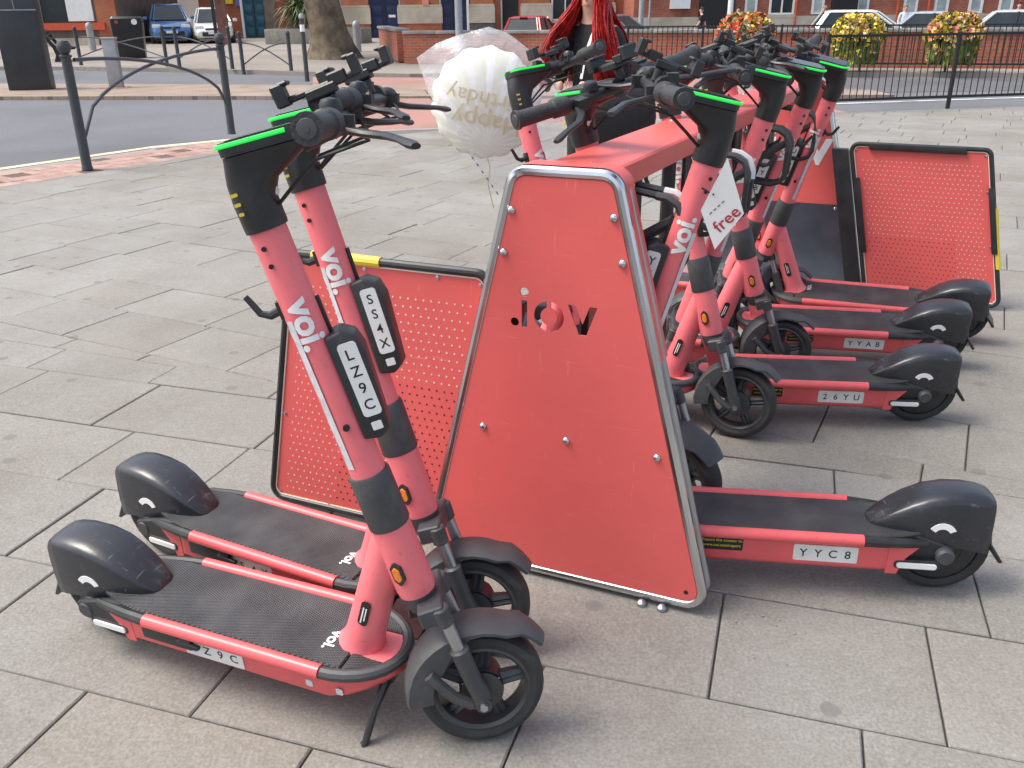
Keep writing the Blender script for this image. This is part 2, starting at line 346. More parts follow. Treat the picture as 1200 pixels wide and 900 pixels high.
zd = (math.cos(R_(ZA)), math.sin(R_(ZA))); zb = (Z0[0]+zd[0], Z0[1]+zd[1])
edge_clips = [(reg[i], reg[i+1]) for i in range(len(reg)-1)]
course((.04, 1.6), -17.6, -.38*3, 9, -7, 8, [(Z0, zb)]+edge_clips, rnd, 0)
course((-1.87, 4.14), -27.5, -.38*16, 18, -7, 11, [(zb, Z0)]+edge_clips, rnd, 0)
def inview(x, y):
    d = Vector((x, y, -CAM_H)); z = d.dot(fw)
    if z < .2: return -1
    px, py = 600+F_PX*d.dot(cx_)/z, 450-F_PX*d.dot(cy_)/z
    return 1/z**2 if (-90 < px < 1290 and -50 < py < 990) else -1
score = sorted(((inview(p[0], p[1])*p[2], i) for i, p in enumerate(pieces)), reverse=True)
single = set(i for s_, i in score[:299] if s_ > 0)
def slab_prism(mb_, poly, z0, dz, rnd):
    a, b_ = rnd.uniform(-.0025, .0025), rnd.uniform(-.0025, .0025); n = len(poly)
    cx = sum(p[0] for p in poly)/n; cy = sum(p[1] for p in poly)/n
    ch = .004
    def ring(sh, z, tilt):
        out = []
        for x, y in poly:
            d = Vector((cx-x, cy-y)); L_ = d.length or 1; d = d/L_*sh; out.append((x+d.x, y+d.y, z+(tilt*(a*(x-cx)+b_*(y-cy)))))
        return out
    mb_.loft([ring(0, z0, 0), ring(0, dz-.003, 1), ring(ch, dz, 1)][::1])
    return len(poly)*3
def set_tone(me, cols):
    at = me.color_attributes.new('tone', 'FLOAT_COLOR', 'POINT')
    at.data.foreach_set('color', [x for c in cols for x in (*c, 1)])
def slab_tone(rnd, cx, cy):
    # greyer far out, browner and darker towards the rack, each stone its own
    k = rnd.uniform(.95, 1.035); wv = rnd.random()
    base = Vector((.382, .382, .375)) if wv < .75 else (Vector((.366, .360, .345)) if wv < .92 else Vector((.396, .397, .392)))
    return tuple(Vector((base.x*1.02, base.y, base.z*.965))*k*.81)
rest = MB(); rest_c = []
for i, (cx, cy, ar, poly) in enumerate(pieces):
    rs = random.Random(i); dz = rs.uniform(-.0018, .0018); col_ = slab_tone(rs, cx, cy)
    if i in single:
        m = MB(); slab_prism(m, poly, -.013, dz, rs)
        me = bpy.data.meshes.new('slab'); me.from_pydata(m.v, [], m.f); me.materials.append(SLABM); set_tone(me, [col_]*len(me.vertices)); link('slab', me, plaza_o)
    elif inview(cx, cy) > 0 or cy < 15:
        k = slab_prism(rest, poly, -.013, dz, rs); rest_c += [col_]*k
me = bpy.data.meshes.new('slab_field'); me.from_pydata(rest.v, [], rest.f); me.materials.append(SLABM); set_tone(me, rest_c)
o = link('slab_field', me, plaza_o); o['kind'] = 'stuff'
# kerb stones along the road
kerb = tag(link('kerb', None), kind='structure') if False else None
def along(pts, step):
    out = []; P = [Vector(p) for p in pts]; d = 0.0; i = 0
    seg = [(P[j+1]-P[j]).length for j in range(len(P)-1)]; tot = sum(seg); s_ = 0.0
    while s_ <= tot:
        q = s_; j = 0
        while j < len(seg)-1 and q > seg[j]: q -= seg[j]; j += 1
        t_ = (P[j+1]-P[j]).normalized(); out.append((P[j]+t_*q, math.degrees(math.atan2(t_.y, t_.x)))); s_ += step
    return out
kb = MB(); kb.box((0, 0, -.055), (.90, .125, .11)); kme = kb.mesh('kerb_stone', CONC, bevel=.012)
kerb_o = tag(MB().box((0, 0, -.2), (.1, .1, .05), TR(-7, 4, 0)).obj('kerb', CONC), kind='structure')
for p, a in along(inset(KC, .066), .907):
    o = link('kerb_stone', kme, kerb_o); o.location = (p.x, p.y, -.004+random.uniform(-.003, .003)); o.rotation_euler.z = R_(a)
# brick strip at the plaza's edge by the road
BRK = [noise_mat('paver_red_%d' % i, c, tuple(x*1.25 for x in c), 40, bump=.4) for i, c in enumerate([(.33, .22, .185), (.30, .195, .165), (.355, .245, .205)])]
DARKB = noise_mat('paver_dark', (.10, .07, .06), (.15, .11, .09), 40)
bs = [MB().box((0, 0, -.03), (.092, .192, .058)).mesh('brick', m_, bevel=.004, seg=1) for m_ in BRK+[DARKB]]
strip_o = tag(MB().box((0, 0, -.09), (.1, .1, .05), TR(-6, 5, 0)).obj('brick_edging', BEDM), kind='structure')
for rowi in range(4):
    for j, (p, a) in enumerate(along(inset(KC, .235+.2*rowi)[1:7], .1)):
        if p.y < 6.3 or p.x > -1.7: continue
        k = random.randrange(3)
        if (j//2) % 9 == (0, 4, 2, 6)[rowi]: k = 3
        o = link('brick', bs[k], strip_o); o.location = (p.x, p.y, -.002+random.uniform(-.002, .002)-(.004 if k == 3 else 0)); o.rotation_euler.z = R_(a)
# double yellow lines, white line
def ribbon(name, pts, w_, z, m_, wave=0):
    mb = MB(); L_, Rr = [], []
    n = len(pts)
    for i, p in enumerate(pts):
        a, b = Vector(pts[max(0, i-1)]), Vector(pts[min(n-1, i+1)]); t_ = (b-a).normalized(); nr = Vector((-t_.y, t_.x))*w_/2
        L_.append((p[0]+nr.x, p[1]+nr.y, z)); Rr.append((p[0]-nr.x, p[1]-nr.y, z))
    mb.add(L_+Rr, [(i, i+1, n+i+1, n+i) for i in range(n-1)])
    return tag(mb.obj(name, m_, smooth=False), kind='structure')
ribbon('yellow_line', inset(KC, -.25)[:7], .13, ROAD_Z+.004, YLINE)
ribbon('yellow_line', inset(KC, -.54)[:7], .13, ROAD_Z+.004, YLINE)
ribbon('white_line', [(4.6, 14.6), (6.5, 15.0), (9, 15.5), (14, 16.4)], .11, ROAD_Z+.008, WLINE)
ribbon('footway_dropped_kerb', inset(KC, -.09)[5:], .16, ROAD_Z+.006, CONC)
# raised red crossing, tan brick median, far pavement
def sheet(name, poly, z0, z1, m_):
    return tag(MB().prism(poly[::1], z1-z0, TR(0, 0, z0)).obj(name, m_, smooth=False), kind='structure')
sheet('red_crossing', [(-2.2, 11.75), (-2.9, 14.4), (-3.6, 16.6), (4.6, 15.4), (4.9, 13.2), (2, 12.42), (-.5, 11.8)][::-1], -.2, ROAD_Z+.03, REDT)
sheet('red_crossing', [(-4.0, 18.9), (-4.75, 22.6), (4.6, 20.2), (4.6, 17.4)], -.2, ROAD_Z+.028, REDT)
sheet('median_paving', [(-30, 19.4), (-6.2, 16.96), (-1.76, 16.37), (6.5, 15.5), (6.5, 16.6), (-2.0, 18.8), (-7.3, 20.1), (-30, 24.5)], -.2, -.008, TANB)
sheet('far_lane_strip', [(6.5, 16.75), (15, 16.9), (15, 19.2), (6.5, 20.3), (6.5, 17)], -.2, ROAD_Z+.006, noise_mat('old_asphalt', (.10, .10, .105), (.14, .14, .145), 20, (.085, .085, .09), .5))
# far pavement and forecourt: rising ground as one mesh
mb = MB(); near = [(-60, 38), (-12.9, 27.3), (-9.4, 25.8), (-4, 22.8), (-2.34, 22.06), (1, 22.2), (3.2, 22.2), (11, 19.9), (16, 18.6), (60, 8)]
rows = []
for k in range(9):
    t_ = (k/8)**2*80
    rows.append([(x, y+t_, (gz(y+t_, x) if k else .03)) for x, y in near])
rows.insert(0, [(x, y, -.2) for x, y in near])
vs = [p for r in rows for p in r]; n = len(near)
mb.add(vs, [(i*n+k, i*n+k+1, (i+1)*n+k+1, (i+1)*n+k) for i in range(len(rows)-1) for k in range(n-1)])
tag(mb.obj('far_pavement', PAVE2, smooth=False), kind='structure')
def gzz(x, y):     # height of that far ground under a point
    for i in range(len(near)-1):
        if near[i][0] <= x <= near[i+1][0]:
            k = (x-near[i][0])/(near[i+1][0]-near[i][0]); y0 = near[i][1]+(near[i+1][1]-near[i][1])*k
            if y < y0: return ROAD_Z
            break
    return gz(y, x)
# ================================================================== SCOOTERS
WR = .124
def S(z): return Vector((.907-.285*(z-.127), 0, z))
SD = Vector((-.285, 0, 1)).normalized(); SF = Vector((1, 0, .285)).normalized()      # along the stem, and forward of it
DEF = []        # (name, mesh, parent key, key, steers)
def dp(key, name, mb, m_, parent=None, steer=False, **k):
    me = mb if isinstance(mb, bpy.types.Mesh) else mb.mesh(name, m_, **k); DEF.append((key, name, me, parent, steer))
def ell(c, a, b, ax, ay, n=16): return [tuple(c+ax*(a*math.cos(2*math.pi*i/n))+ay*(b*math.sin(2*math.pi*i/n))) for i in range(n)]
Yv = Vector((0, 1, 0))
# deck body
def dw(x):
    if x < .16: return .060+.022*(x-.09)/.07
    if x < .66: return .082
    return .082*math.sqrt(max(.02, 1-((x-.66)/.142)**2))
rings = []
for x in (.165, .18, .22, .40, .66, .70, .74, .77, .79, .80):
    w_ = dw(x); zt = .184; zb = .092 if x < .67 else .092+(x-.67)*.46
    c_ = min(.014, w_*.4)
    rings.append([(x, -w_, zt), (x, w_, zt), (x, w_, zb+c_), (x, w_-c_, zb), (x, -w_+c_, zb), (x, -w_, zb+c_)])
dp('deck', 'deck', MB().loft(rings), DECKP, bevel=.003, seg=1)
for sgn in (-1, 1):
    dp('chk%d' % sgn, 'deck_cheek', MB().prism([(.167, .092), (.167, .183), (.085, .180), (.095, .170), (.125, .135), (.140, .092)], .010, frame((0, sgn*.077+.005, 0), (1, 0, 0), (0, 0, 1), (0, -1, 0))), DECKP, 'deck', bevel=.002, seg=1)
# rubber mat on the deck
MATM = bpy.data.materials.new('deck_rubber'); MATM.use_nodes = True
def deck_rubber(m):
    t = m.node_tree; L = t.links; b = t.nodes['Principled BSDF']; N = t.nodes.new; tc = N('ShaderNodeTexCoord')
    sx = N('ShaderNodeSeparateXYZ'); L.new(tc.outputs['Object'], sx.inputs[0])
    ab = N('ShaderNodeMath'); ab.operation = 'ABSOLUTE'; L.new(sx.outputs['Y'], ab.inputs[0])
    su = N('ShaderNodeMath'); su.operation = 'ADD'; L.new(sx.outputs['X'], su.inputs[0]); L.new(ab.outputs[0], su.inputs[1])
    wv = N('ShaderNodeMath'); wv.operation = 'MULTIPLY'; wv.inputs[1].default_value = 900; L.new(su.outputs[0], wv.inputs[0])
    sn = N('ShaderNodeMath'); sn.operation = 'SINE'; L.new(wv.outputs[0], sn.inputs[0])
    df = N('ShaderNodeMath'); df.operation = 'SUBTRACT'; L.new(sx.outputs['X'], df.inputs[0]); L.new(ab.outputs[0], df.inputs[1])
    w2 = N('ShaderNodeMath'); w2.operation = 'MULTIPLY'; w2.inputs[1].default_value = 420; L.new(df.outputs[0], w2.inputs[0])
    s2 = N('ShaderNodeMath'); s2.operation = 'SINE'; L.new(w2.outputs[0], s2.inputs[0])
    mu = N('ShaderNodeMath'); mu.operation = 'MULTIPLY'; L.new(sn.outputs[0], mu.inputs[0]); L.new(s2.outputs[0], mu.inputs[1])
    bp = N('ShaderNodeBump'); bp.inputs['Strength'].default_value = .6; bp.inputs['Distance'].default_value = .0015; L.new(mu.outputs[0], bp.inputs['Height']); L.new(bp.outputs[0], b.inputs['Normal'])
    n = N('ShaderNodeTexNoise'); n.inputs['Scale'].default_value = 9; n.inputs['Detail'].default_value = 8; L.new(tc.outputs['Object'], n.inputs['Vector'])
    r = N('ShaderNodeValToRGB'); r.color_ramp.elements[0].color = (.018, .019, .022, 1); r.color_ramp.elements[1].color = (.065, .066, .068, 1); r.color_ramp.elements[0].position = .35; r.color_ramp.elements[1].position = .75
    L.new(n.outputs['Fac'], r.inputs[0]); L.new(r.outputs[0], b.inputs['Base Color']); b.inputs['Roughness'].default_value = .48
deck_rubber(MATM)
o_ = [(.075, -.055), (.14, -.078), (.20, -.085), (.70, -.085), (.70, .085), (.20, .085), (.14, .078), (.075, .055)]
dp('mat', 'deck_mat', MB().prism(o_, .013, TR(0, 0, .1835)), MATM, 'deck', bevel=.003, seg=1)
for sgn in (-1, 1):
    o_ = [(.703, sgn*.083), (.703, sgn*.036), (.745, sgn*.040), (.775, sgn*.040), (.757, sgn*.062), (.735, sgn*.074)]
    dp('ins%d' % sgn, 'deck_mat', MB().prism(o_ if sgn < 0 else o_[::-1], .012, TR(0, 0, .1835)), MATM, 'deck', bevel=.002, seg=1)
    dp('rail%d' % sgn, 'deck_rail', MB().tube([(.232, sgn*.0975, .188), (.45, sgn*.0975, .188), (.665, sgn*.0975, .188)], .0145, 12).box((.45, sgn*.088, .187), (.432, .016, .010)), DECKP, 'deck')
    dp('rb%d' % sgn, 'rail_end', MB().tube([(.236, sgn*.0965, .187), (.18, sgn*.092, .184), (.12, sgn*.084, .181), (.08, sgn*.076, .178)], [.0135, .013, .0115, .008], 10), BLACK, 'deck')
pts = [(.662+.135*math.sin(R_(a)), .0975*math.cos(R_(a)), .186) for a in range(0, 181, 12)]
dp('bump', 'nose_bumper', MB().tube(pts, .0128, 10), DGREY, 'deck')
dp('nosetop', 'nose_cap', MB().prism([(x, y) for x, y in [(.70, -.03), (.765, -.075), (.79, -.045), (.796, 0), (.79, .045), (.765, .075), (.70, .03)]], .009, TR(0, 0, .183)), PINK, 'deck', bevel=.002, seg=1)
def side_patch(x, z, w_, h_, y, t=.0012, r=.004):
    sg = 1 if y > 0 else -1
    M = frame((x, y, z), (-sg, 0, 0), (0, 0, 1), (0, sg, 0))
    return MB().prism(rrect(w_, h_, r, 3), t, M), M
mb, M_ = side_patch(.31, .137, .150, .044, .0823); dp('plL', 'number_plate', mb, PLATE, 'deck', smooth=False)
mb, M_ = side_patch(.385, .132, .150, .044, -.0823); dp('plR', 'number_plate', mb, PLATE, 'deck', smooth=False)
mb, M_ = side_patch(.555, .148, .100, .036, .0823); dp('warn', 'warning_label', mb, INK, 'deck', smooth=False)
mb = MB()
for k, (s_, zz) in enumerate((('Report this scooter to', .156), ('www.voi.com/report', .142))):
    v_, f_ = text(s_, .0105, .01); mb.add(v_, f_, frame((.555, .0838, zz), (-1, 0, 0), (0, 0, 1), (0, 1, 0)))
dp('warnt', 'warning_text', mb, YELL, 'deck', smooth=False)
mb = MB().box((.27, -.086, .148), (.13, .012, .040)).box((.325, -.088, .158), (.03, .018, .018)).tube([(.30, -.092, .150), (.36, -.094, .146)], .006, 6)
dp('lock', 'lock_housing', mb, BLACK, 'deck', bevel=.003)
for k, x in enumerate((.62, .69)):
    mb, M_ = side_patch(x, .128, .016, .016, -.0823); dp('sq%d' % k, 'sticker', mb, STRIP, 'deck', smooth=False)
v_, f_ = text('voi.', .036, .03); dp('dlogo', 'deck_logo', MB().add(v_, f_, frame((.648, -.022, .1972), (0, -1, 0), (1, 0, 0), (0, 0, 1))), WHITE, 'deck', smooth=False)
# down tube
b0, b1 = Vector((.705, 0, .17)), S(.475)+SF*(-.002); dd = (b1-b0).normalized(); df_ = Vector((dd.z, 0, -dd.x))
rings = [ell(b0+dd*(t_*(b1-b0).length), a_, b_, df_, Yv) for t_, a_, b_ in ((-.005, .052, .044), (.03, .046, .039), (.10, .041, .035), (.5, .037, .032), (.9, .034, .031), (1.0, .030, .028))]
dp('down', 'down_tube', MB().loft(rings), PINK)
for sgn in (-1, 1):
    c_ = b0+dd*.12; M_ = frame(c_+Vector((0, sgn*.0345, 0)), tuple(df_*-sgn), tuple(dd), (0, sgn, 0))
    dp('pill%d' % sgn, 'sticker', MB().prism(rrect(.020, .066, .009), .0012, M_), INK, 'down', smooth=False)
    M2 = frame(c_+Vector((0, sgn*.0365, 0)), tuple(dd*sgn), tuple(df_*sgn), (0, sgn, 0))
    mb = MB(); mb.prism(rrect(.044, .003, .001, 1), .0004, M2 @ TR(.004, .003, 0)); mb.prism(rrect(.036, .0025, .001, 1), .0004, M2 @ TR(0, -.003, 0))
    dp('pillt%d' % sgn, 'sticker_print', mb, WHITE, 'down', smooth=False)
# head tube, sleeve, stem
dp('ht', 'head_tube', MB().tube([S(.345), S(.36), S(.47), S(.49)], [.0345, .037, .0365, .0355], 20), PINK)
for sgn in (-1, 1):
    c_ = S(.405)+SF*.004; M_ = frame(c_+Vector((0, sgn*.0335, 0)), tuple(SF*-sgn), tuple(SD), (0, sgn, 0))
    hexa = [(-.011, -.014), (0, -.026), (.011, -.014), (.011, .014), (0, .026), (-.011, .014)]
    dp('rfb%d' % sgn, 'reflector_bezel', MB().prism(round_poly(hexa[::1], .004, 2), .0075, M_), BLACK, 'ht', smooth=False)
    dp('rf%d' % sgn, 'side_reflector', MB().prism(round_poly([(x*.72, y*.66) for x, y in hexa], .003, 2), .0095, M_), ORANGE, 'ht', bevel=.0012, seg=1)
dp('slv', 'stem_sleeve', MB().tube([S(.487), S(.491), S(.589), S(.593)], [.0365, .0385, .0375, .0355], 20), DGREY)
dp('stem', 'stem', MB().tube([S(.59), S(.7), S(.9), S(1.035)], [.0320, .0312, .0305, .0305], 20), PINK, steer=True)
def wrap(v_, sgn, zc, r, down, off=0):   # map flat lettering onto the stem's side; up = forward
    out = []
    for x, y, _ in v_:
        z = zc+(-x if down else x)*SD.z; ph = (y+off)/r; c_ = S(z)
        out.append(tuple(c_+SF*(r*math.sin(ph))+Vector((0, sgn*r*math.cos(ph), 0))))
    return out
for sgn in (-1, 1):
    v_, f_ = slice_text(*text('voi.', .062, .035), .004); dp('lg%d' % sgn, 'stem_logo', MB().add(wrap(v_, sgn, .872, .0325, sgn < 0, .006), f_), WHITE, 'stem', True, smooth=False)
    rs = random.Random(3+sgn); vv = []; ff = []
    for i in range(31):
        t_ = -.14+.28*i/30; vv += [(t_, -.031+rs.uniform(-.001, .0025), 0), (t_, -.0165, 0)]
        if i: ff.append((2*i-2, 2*i-1, 2*i+1, 2*i))
    dp('rs%d' % sgn, 'reflective_strip', MB().add(wrap(vv, sgn, .748, .0329, sgn < 0), ff), STRIP, 'stem', True, smooth=False)
    for z in (1.0, .972):
        c_ = S(z)-SF*.012; dp('bt%d%d' % (sgn, int(z*1e3)), 'stem_bolt', MB().tube([c_+Vector((0, sgn*.029, 0)), c_+Vector((0, sgn*.0315, 0))], .0042, 8), INK, 'stem', True)
    c_ = S(.69); dp('bx%d' % sgn, 'stem_bolt', MB().tube([c_+Vector((0, sgn*.031, 0)), c_+Vector((0, sgn*.037, 0))], .006, 8), INK, 'stem', True)
h0 = S(.90)-SF*.028
dp('hook', 'bag_hook', MB().tube([h0, h0-SF*.022+SD*-.004, h0-SF*.036+SD*.004, h0-SF*.044+SD*.028, h0-SF*.048+SD*.038], [.008, .0075, .006, .0055, .005], 8).box((0, 0, 0), (.012, .022, .03), frame(h0+SF*.0, tuple(SF), (0, 1, 0), tuple(SD))), BLACK, 'stem', True)
g0 = S(.87)+SF*.032
dp('slot', 'charging_slot', MB().box((0, 0, 0), (.006, .014, .07), frame(g0, tuple(SF), (0, 1, 0), tuple(SD))), INK, 'stem', True, bevel=.002)
# plate box on the front of the stem
bo = S(.750)
FB = frame(bo, tuple(SF), (0, 1, 0), tuple(SD))
prof = [(.020, -.096), (.048, -.102), (.068, -.090), (.077, .056), (.070, .084), (.048, .098), (.020, .094)]
rings = [[tuple(FB @ Vector((x, y*(1 if .03 < x < .08 else .9), z))) for x, z in prof] for y in (-.030, -.026, .026, .030)]
rings[0] = [tuple(FB @ Vector((.052+(x-.052)*.9, -.031, z*.96))) for x, z in prof]; rings[3] = [tuple(FB @ Vector((.052+(x-.052)*.9, .031, z*.96))) for x, z in prof]
rings[1] = [tuple(FB @ Vector((x, -.027, z))) for x, z in prof]; rings[2] = [tuple(FB @ Vector((x, .027, z))) for x, z in prof]
dp('box', 'battery_box', MB().loft(rings), BLACK, None, True, bevel=.0025, seg=1)
for sgn in (-1, 1):
    M_ = FB @ frame((.051, sgn*.0312, .010), (-sgn, 0, 0), (0, 0, 1), (0, sgn, 0))
    dp('bp%d' % sgn, 'stem_plate', MB().prism(rrect(.032, .134, .007), .0012, M_), PLATE, 'box', True, smooth=False)
    M_ = FB @ frame((.050, sgn*.0312, -.076), (-sgn, 0, 0), (0, 0, 1), (0, sgn, 0))
    dp('bq%d' % sgn, 'sticker', MB().prism(rrect(.018, .015, .002), .0012, M_), PLATE, 'box', True, smooth=False)
# head: black stem top widening into the display
def rr3(cx, z, hl, hw, r, tilt, n=4): return [(cx+x*math.cos(tilt), y, z+x*math.sin(tilt)) for x, y in rrect(2*hl, 2*hw, r, n)]
tl = R_(13)
rings = []
for z, r_ in ((1.025, .0345), (1.03, .0352), (1.07, .0355)):
    c_ = S(z); rings.append([tuple(c_+SF*x+Yv*y) for x, y in rrect(2*r_, 2*r_, r_*.98, 4)])
for cx, z, hl, hw, r_ in ((.638, 1.098, .040, .0345, .030), (.655, 1.122, .058, .037, .028), (.668, 1.143, .070, .041, .026), (.670, 1.150, .072, .0445, .026)): rings.append(rr3(cx, z, hl, hw, r_, tl*min(1, (z-1.05)/.07)))
dp('head', 'display_head', MB().loft(rings), BLACK, None, True, ang=50)
dp('slab', 'display_body', MB().loft([rr3(.6695, 1.1515, .073, .0455, .026, tl), rr3(.667, 1.163, .074, .046, .026, tl), rr3(.665, 1.172, .072, .044, .024, tl)]), BLACK, 'head', True)
sr_ = rr3(.6658, 1.1675, .0742, .0462, .026, tl, 6); cA = Vector((.6658, 0, 1.1675))
for sgn in (-1, 1):
    q = [Vector(p) for p in rrect(2*.0745, 2*.0465, .026, 6) for p in [(p[0], p[1])]]
    q = [p for p in q if p.y*sgn > .006 and p.x < .035]; q.sort(key=lambda p: (p.x if p.y*sgn > .03 else p.x-.0001, -p.y*sgn))
    q = sorted(q, key=lambda p: math.atan2(p.y*sgn, -p.x))
    pts = [(cA.x+p.x*math.cos(tl), p.y, cA.z+p.x*math.sin(tl)) for p in q]+[(cA.x+.035*math.cos(tl), sgn*.0466, cA.z+.035*math.sin(tl))]
    dp('gl%d' % sgn, 'status_light', MB().tube(pts, .0035, 6), GREENL, 'head', True)
dp('scr', 'display_screen', MB().prism(rrect(.12, .07, .012), .0012, frame((.664, 0, 1.1722), (math.cos(tl), 0, math.sin(tl)), (0, 1, 0), (-math.sin(tl), 0, math.cos(tl)))), SCREEN, 'head', True, smooth=False)
c_ = S(1.085)+SF*.034
dp('hl', 'headlight', MB().lathe([(.001, .006), (.010, .005), (.013, 0)], 14, frame(c_, (0, 1, 0), tuple(SD*1.7), tuple(SF))), WHITE, 'head', True)
for sgn in (-1,):
    c_ = S(1.075)-SF*.022; M_ = frame(c_+Vector((0, sgn*.0335, 0)), tuple(SF*-sgn), tuple(SD), (0, sgn, 0))
    mb = MB()
    for k in range(3): mb.prism(rrect(.012-.002*k, .005, .001, 1), .002, M_ @ TR(0, .012-.015*k, 0))
    dp('cau%d' % sgn, 'caution_sticker', mb, YELL, 'head', True, smooth=False)
# handlebar
hb = Vector((.778, 0, 1.188))
mb = MB().tube([(hb.x-.02, -.285, hb.z), (hb.x, -.14, hb.z-.002), (hb.x, 0, hb.z-.006), (hb.x, .14, hb.z-.002), (hb.x-.02, .285, hb.z)], .013, 12)
mb.tube([(.715, 0, 1.162), (.755, 0, 1.178), (.782, 0, 1.184)], [.026, .024, .022], 12)
dp('bar', 'handlebar', mb, BLACK, None, True)
for sgn in (-1, 1):
    a_, b_ = Vector((hb.x-.0015, sgn*.15, hb.z-.001)), Vector((hb.x-.0205, sgn*.288, hb.z)); d_ = b_-a_
    dp('gr%d' % sgn, 'grip', MB().tube([a_, a_+d_*.04, a_+d_*.30, a_+d_*.32, a_+d_*.36, a_+d_*.93, a_+d_*.95, b_], [.016, .0215, .0215, .0185, .0175, .0185, .0215, .021], 16), GRIPM, 'bar', True)
    dp('ge%d' % sgn, 'grip_cap', MB().tube([b_, b_+d_*.012, b_+d_*.018], [.0135, .0125, .006], 12).tube([b_+d_*.017, b_+d_*.024], .004, 8), DGREY, 'bar', True)
    l0 = Vector((hb.x+.012, sgn*.135, hb.z-.010))
    dp('lv%d' % sgn, 'brake_lever', MB().tube([l0, l0+Vector((.034, sgn*.018, -.006)), l0+Vector((.062, sgn*.05, -.008)), l0+Vector((.080, sgn*.10, -.010)), l0+Vector((.094, sgn*.138, -.014)), l0+Vector((.099, sgn*.150, -.015))], [.011, .010, .0095, .008, .0105, .007], 8, flat=.6).box((hb.x+.012, sgn*.128, hb.z-.004), (.035, .03, .026)), BLACK, 'bar', True, bevel=.0)
mb = MB().tube([(.775, .02, 1.195), (.765, .02, 1.222)], .011, 10)
PH = frame((.752, .018, 1.232), (math.cos(R_(20)), 0, math.sin(R_(20))), (0, 1, 0), (-math.sin(R_(20)), 0, math.cos(R_(20))))
mb.box((0, 0, 0), (.13, .022, .010), PH); mb.box((0, 0, -.006), (.05, .04, .016), PH); mb.box((-.060, 0, .010), (.020, .048, .034), PH); mb.box((-.050, 0, .025), (.018, .046, .007), PH); mb.box((.062, 0, .012), (.016, .042, .032), PH); mb.box((.054, 0, .026), (.014, .040, .006), PH); mb.box((.03, 0, .004), (.03, .03, .02), PH)
dp('phone', 'phone_holder', mb, BLACK, 'bar', True, bevel=.0025, seg=1)
dp('bell', 'bell', MB().lathe([(.016, 0), (.017, .010), (.013, .017), (.001, .020)], 14, TR(.772, -.075, 1.2)).box((.772, -.075, 1.195), (.02, .03, .02)), BLACK, 'bar', True)
dp('thr', 'throttle', MB().tube([(.765, .085, 1.19), (.765, .118, 1.19)], .0235, 14).box((.752, .10, 1.205), (.022, .028, .028)), BLACK, 'bar', True)
for sgn in (-1, 1):
    dp('cb%d' % sgn, 'cable', MB().tube([(hb.x+.02, sgn*.12, hb.z-.008), (hb.x+.045, sgn*.07, hb.z-.03), (.74, sgn*.035, 1.13), (.700, sgn*.022, 1.09), (.672, sgn*.01, 1.06)], .003, 6), INK, 'bar', True)
# fork and front wheel
FA = Vector((.955, 0, WR))
mb = MB().tube([S(.347), S(.325), S(.305)], [.034, .031, .024], 16); mb.box((0, 0, 0), (.048, .135, .036), frame(S(.318)+SF*.018, tuple(SF), (0, 1, 0), tuple(SD)))
for sgn in (-1, 1):
    t0, t1 = Vector((.888, sgn*.056, .318)), Vector((.918, sgn*.056, .232))
    mb.tube([t0+SD*.022, t0-SD*.018], .0175, 12)
dp('fork', 'fork', mb, DGREY, None, True, bevel=.003, seg=1)
for sgn in (-1, 1):
    t0, t1 = Vector((.889, sgn*.056, .318)), Vector((.918, sgn*.056, .232))
    dp('sh%d' % sgn, 'fork_stanchion', MB().tube([t0, t1], .0125, 12), STEEL, 'fork', True)
    dp('fl%d' % sgn, 'fork_leg', MB().tube([t1+SD*.016, t1+SD*.012, t1, Vector((.938, sgn*.056, .17)), FA+Vector((-.004, sgn*.056, .02)), FA+Vector((.004, sgn*.056, -.018))], [.014, .019, .018, .0175, .020, .014], 12).tube([FA+Vector((0, sgn*.04, 0)), FA+Vector((0, sgn*.072, 0))], .016, 10), DGREY, 'fork', True)
    dp('fax%d' % sgn, 'axle_bolt', MB().tube([FA+Vector((0, sgn*.07, 0)), FA+Vector((0, sgn*.080, 0))], .008, 6), STEEL, 'fork', True)
# front mudguard: band round the wheel with a deeper rear skirt
rings = []
for a in range(38, 196, 10):
    k = min(1, (a-38)/30, (196-a)/25+.35); hw = .030+.014*max(0, k); R0 = .146+(.012 if a < 60 else 0); sk = .012+.040*max(0, min(1, (a-95)/40))
    ca, sa = math.cos(R_(a)), math.sin(R_(a))
    def pt(r_, y): return tuple(FA+Vector((r_*ca, y, r_*sa)))
    rings.append([pt(R0-sk, -hw), pt(R0-.006, -hw), pt(R0, -hw+.012), pt(R0+.003, 0), pt(R0, hw-.012), pt(R0-.006, hw), pt(R0-sk, hw), pt(R0-sk, hw-.003), pt(R0-.008, hw-.005), pt(R0-.003, 0), pt(R0-.008, -hw+.005), pt(R0-sk, -hw+.003)])
dp('ffen', 'front_mudguard', MB().loft(rings), DGREY, None, True, ang=45)
for sgn in (-1, 1):
    mb = MB(); mb.tube([FA+Vector((-.10, sgn*.046, .06)), FA+Vector((-.055, sgn*.05, .01)), FA+Vector((-.02, sgn*.052, -.01))], .011, 8)
    dp('ffs%d' % sgn, 'mudguard_stay', mb, DGREY, 'ffen', True)
WM = RX(90)
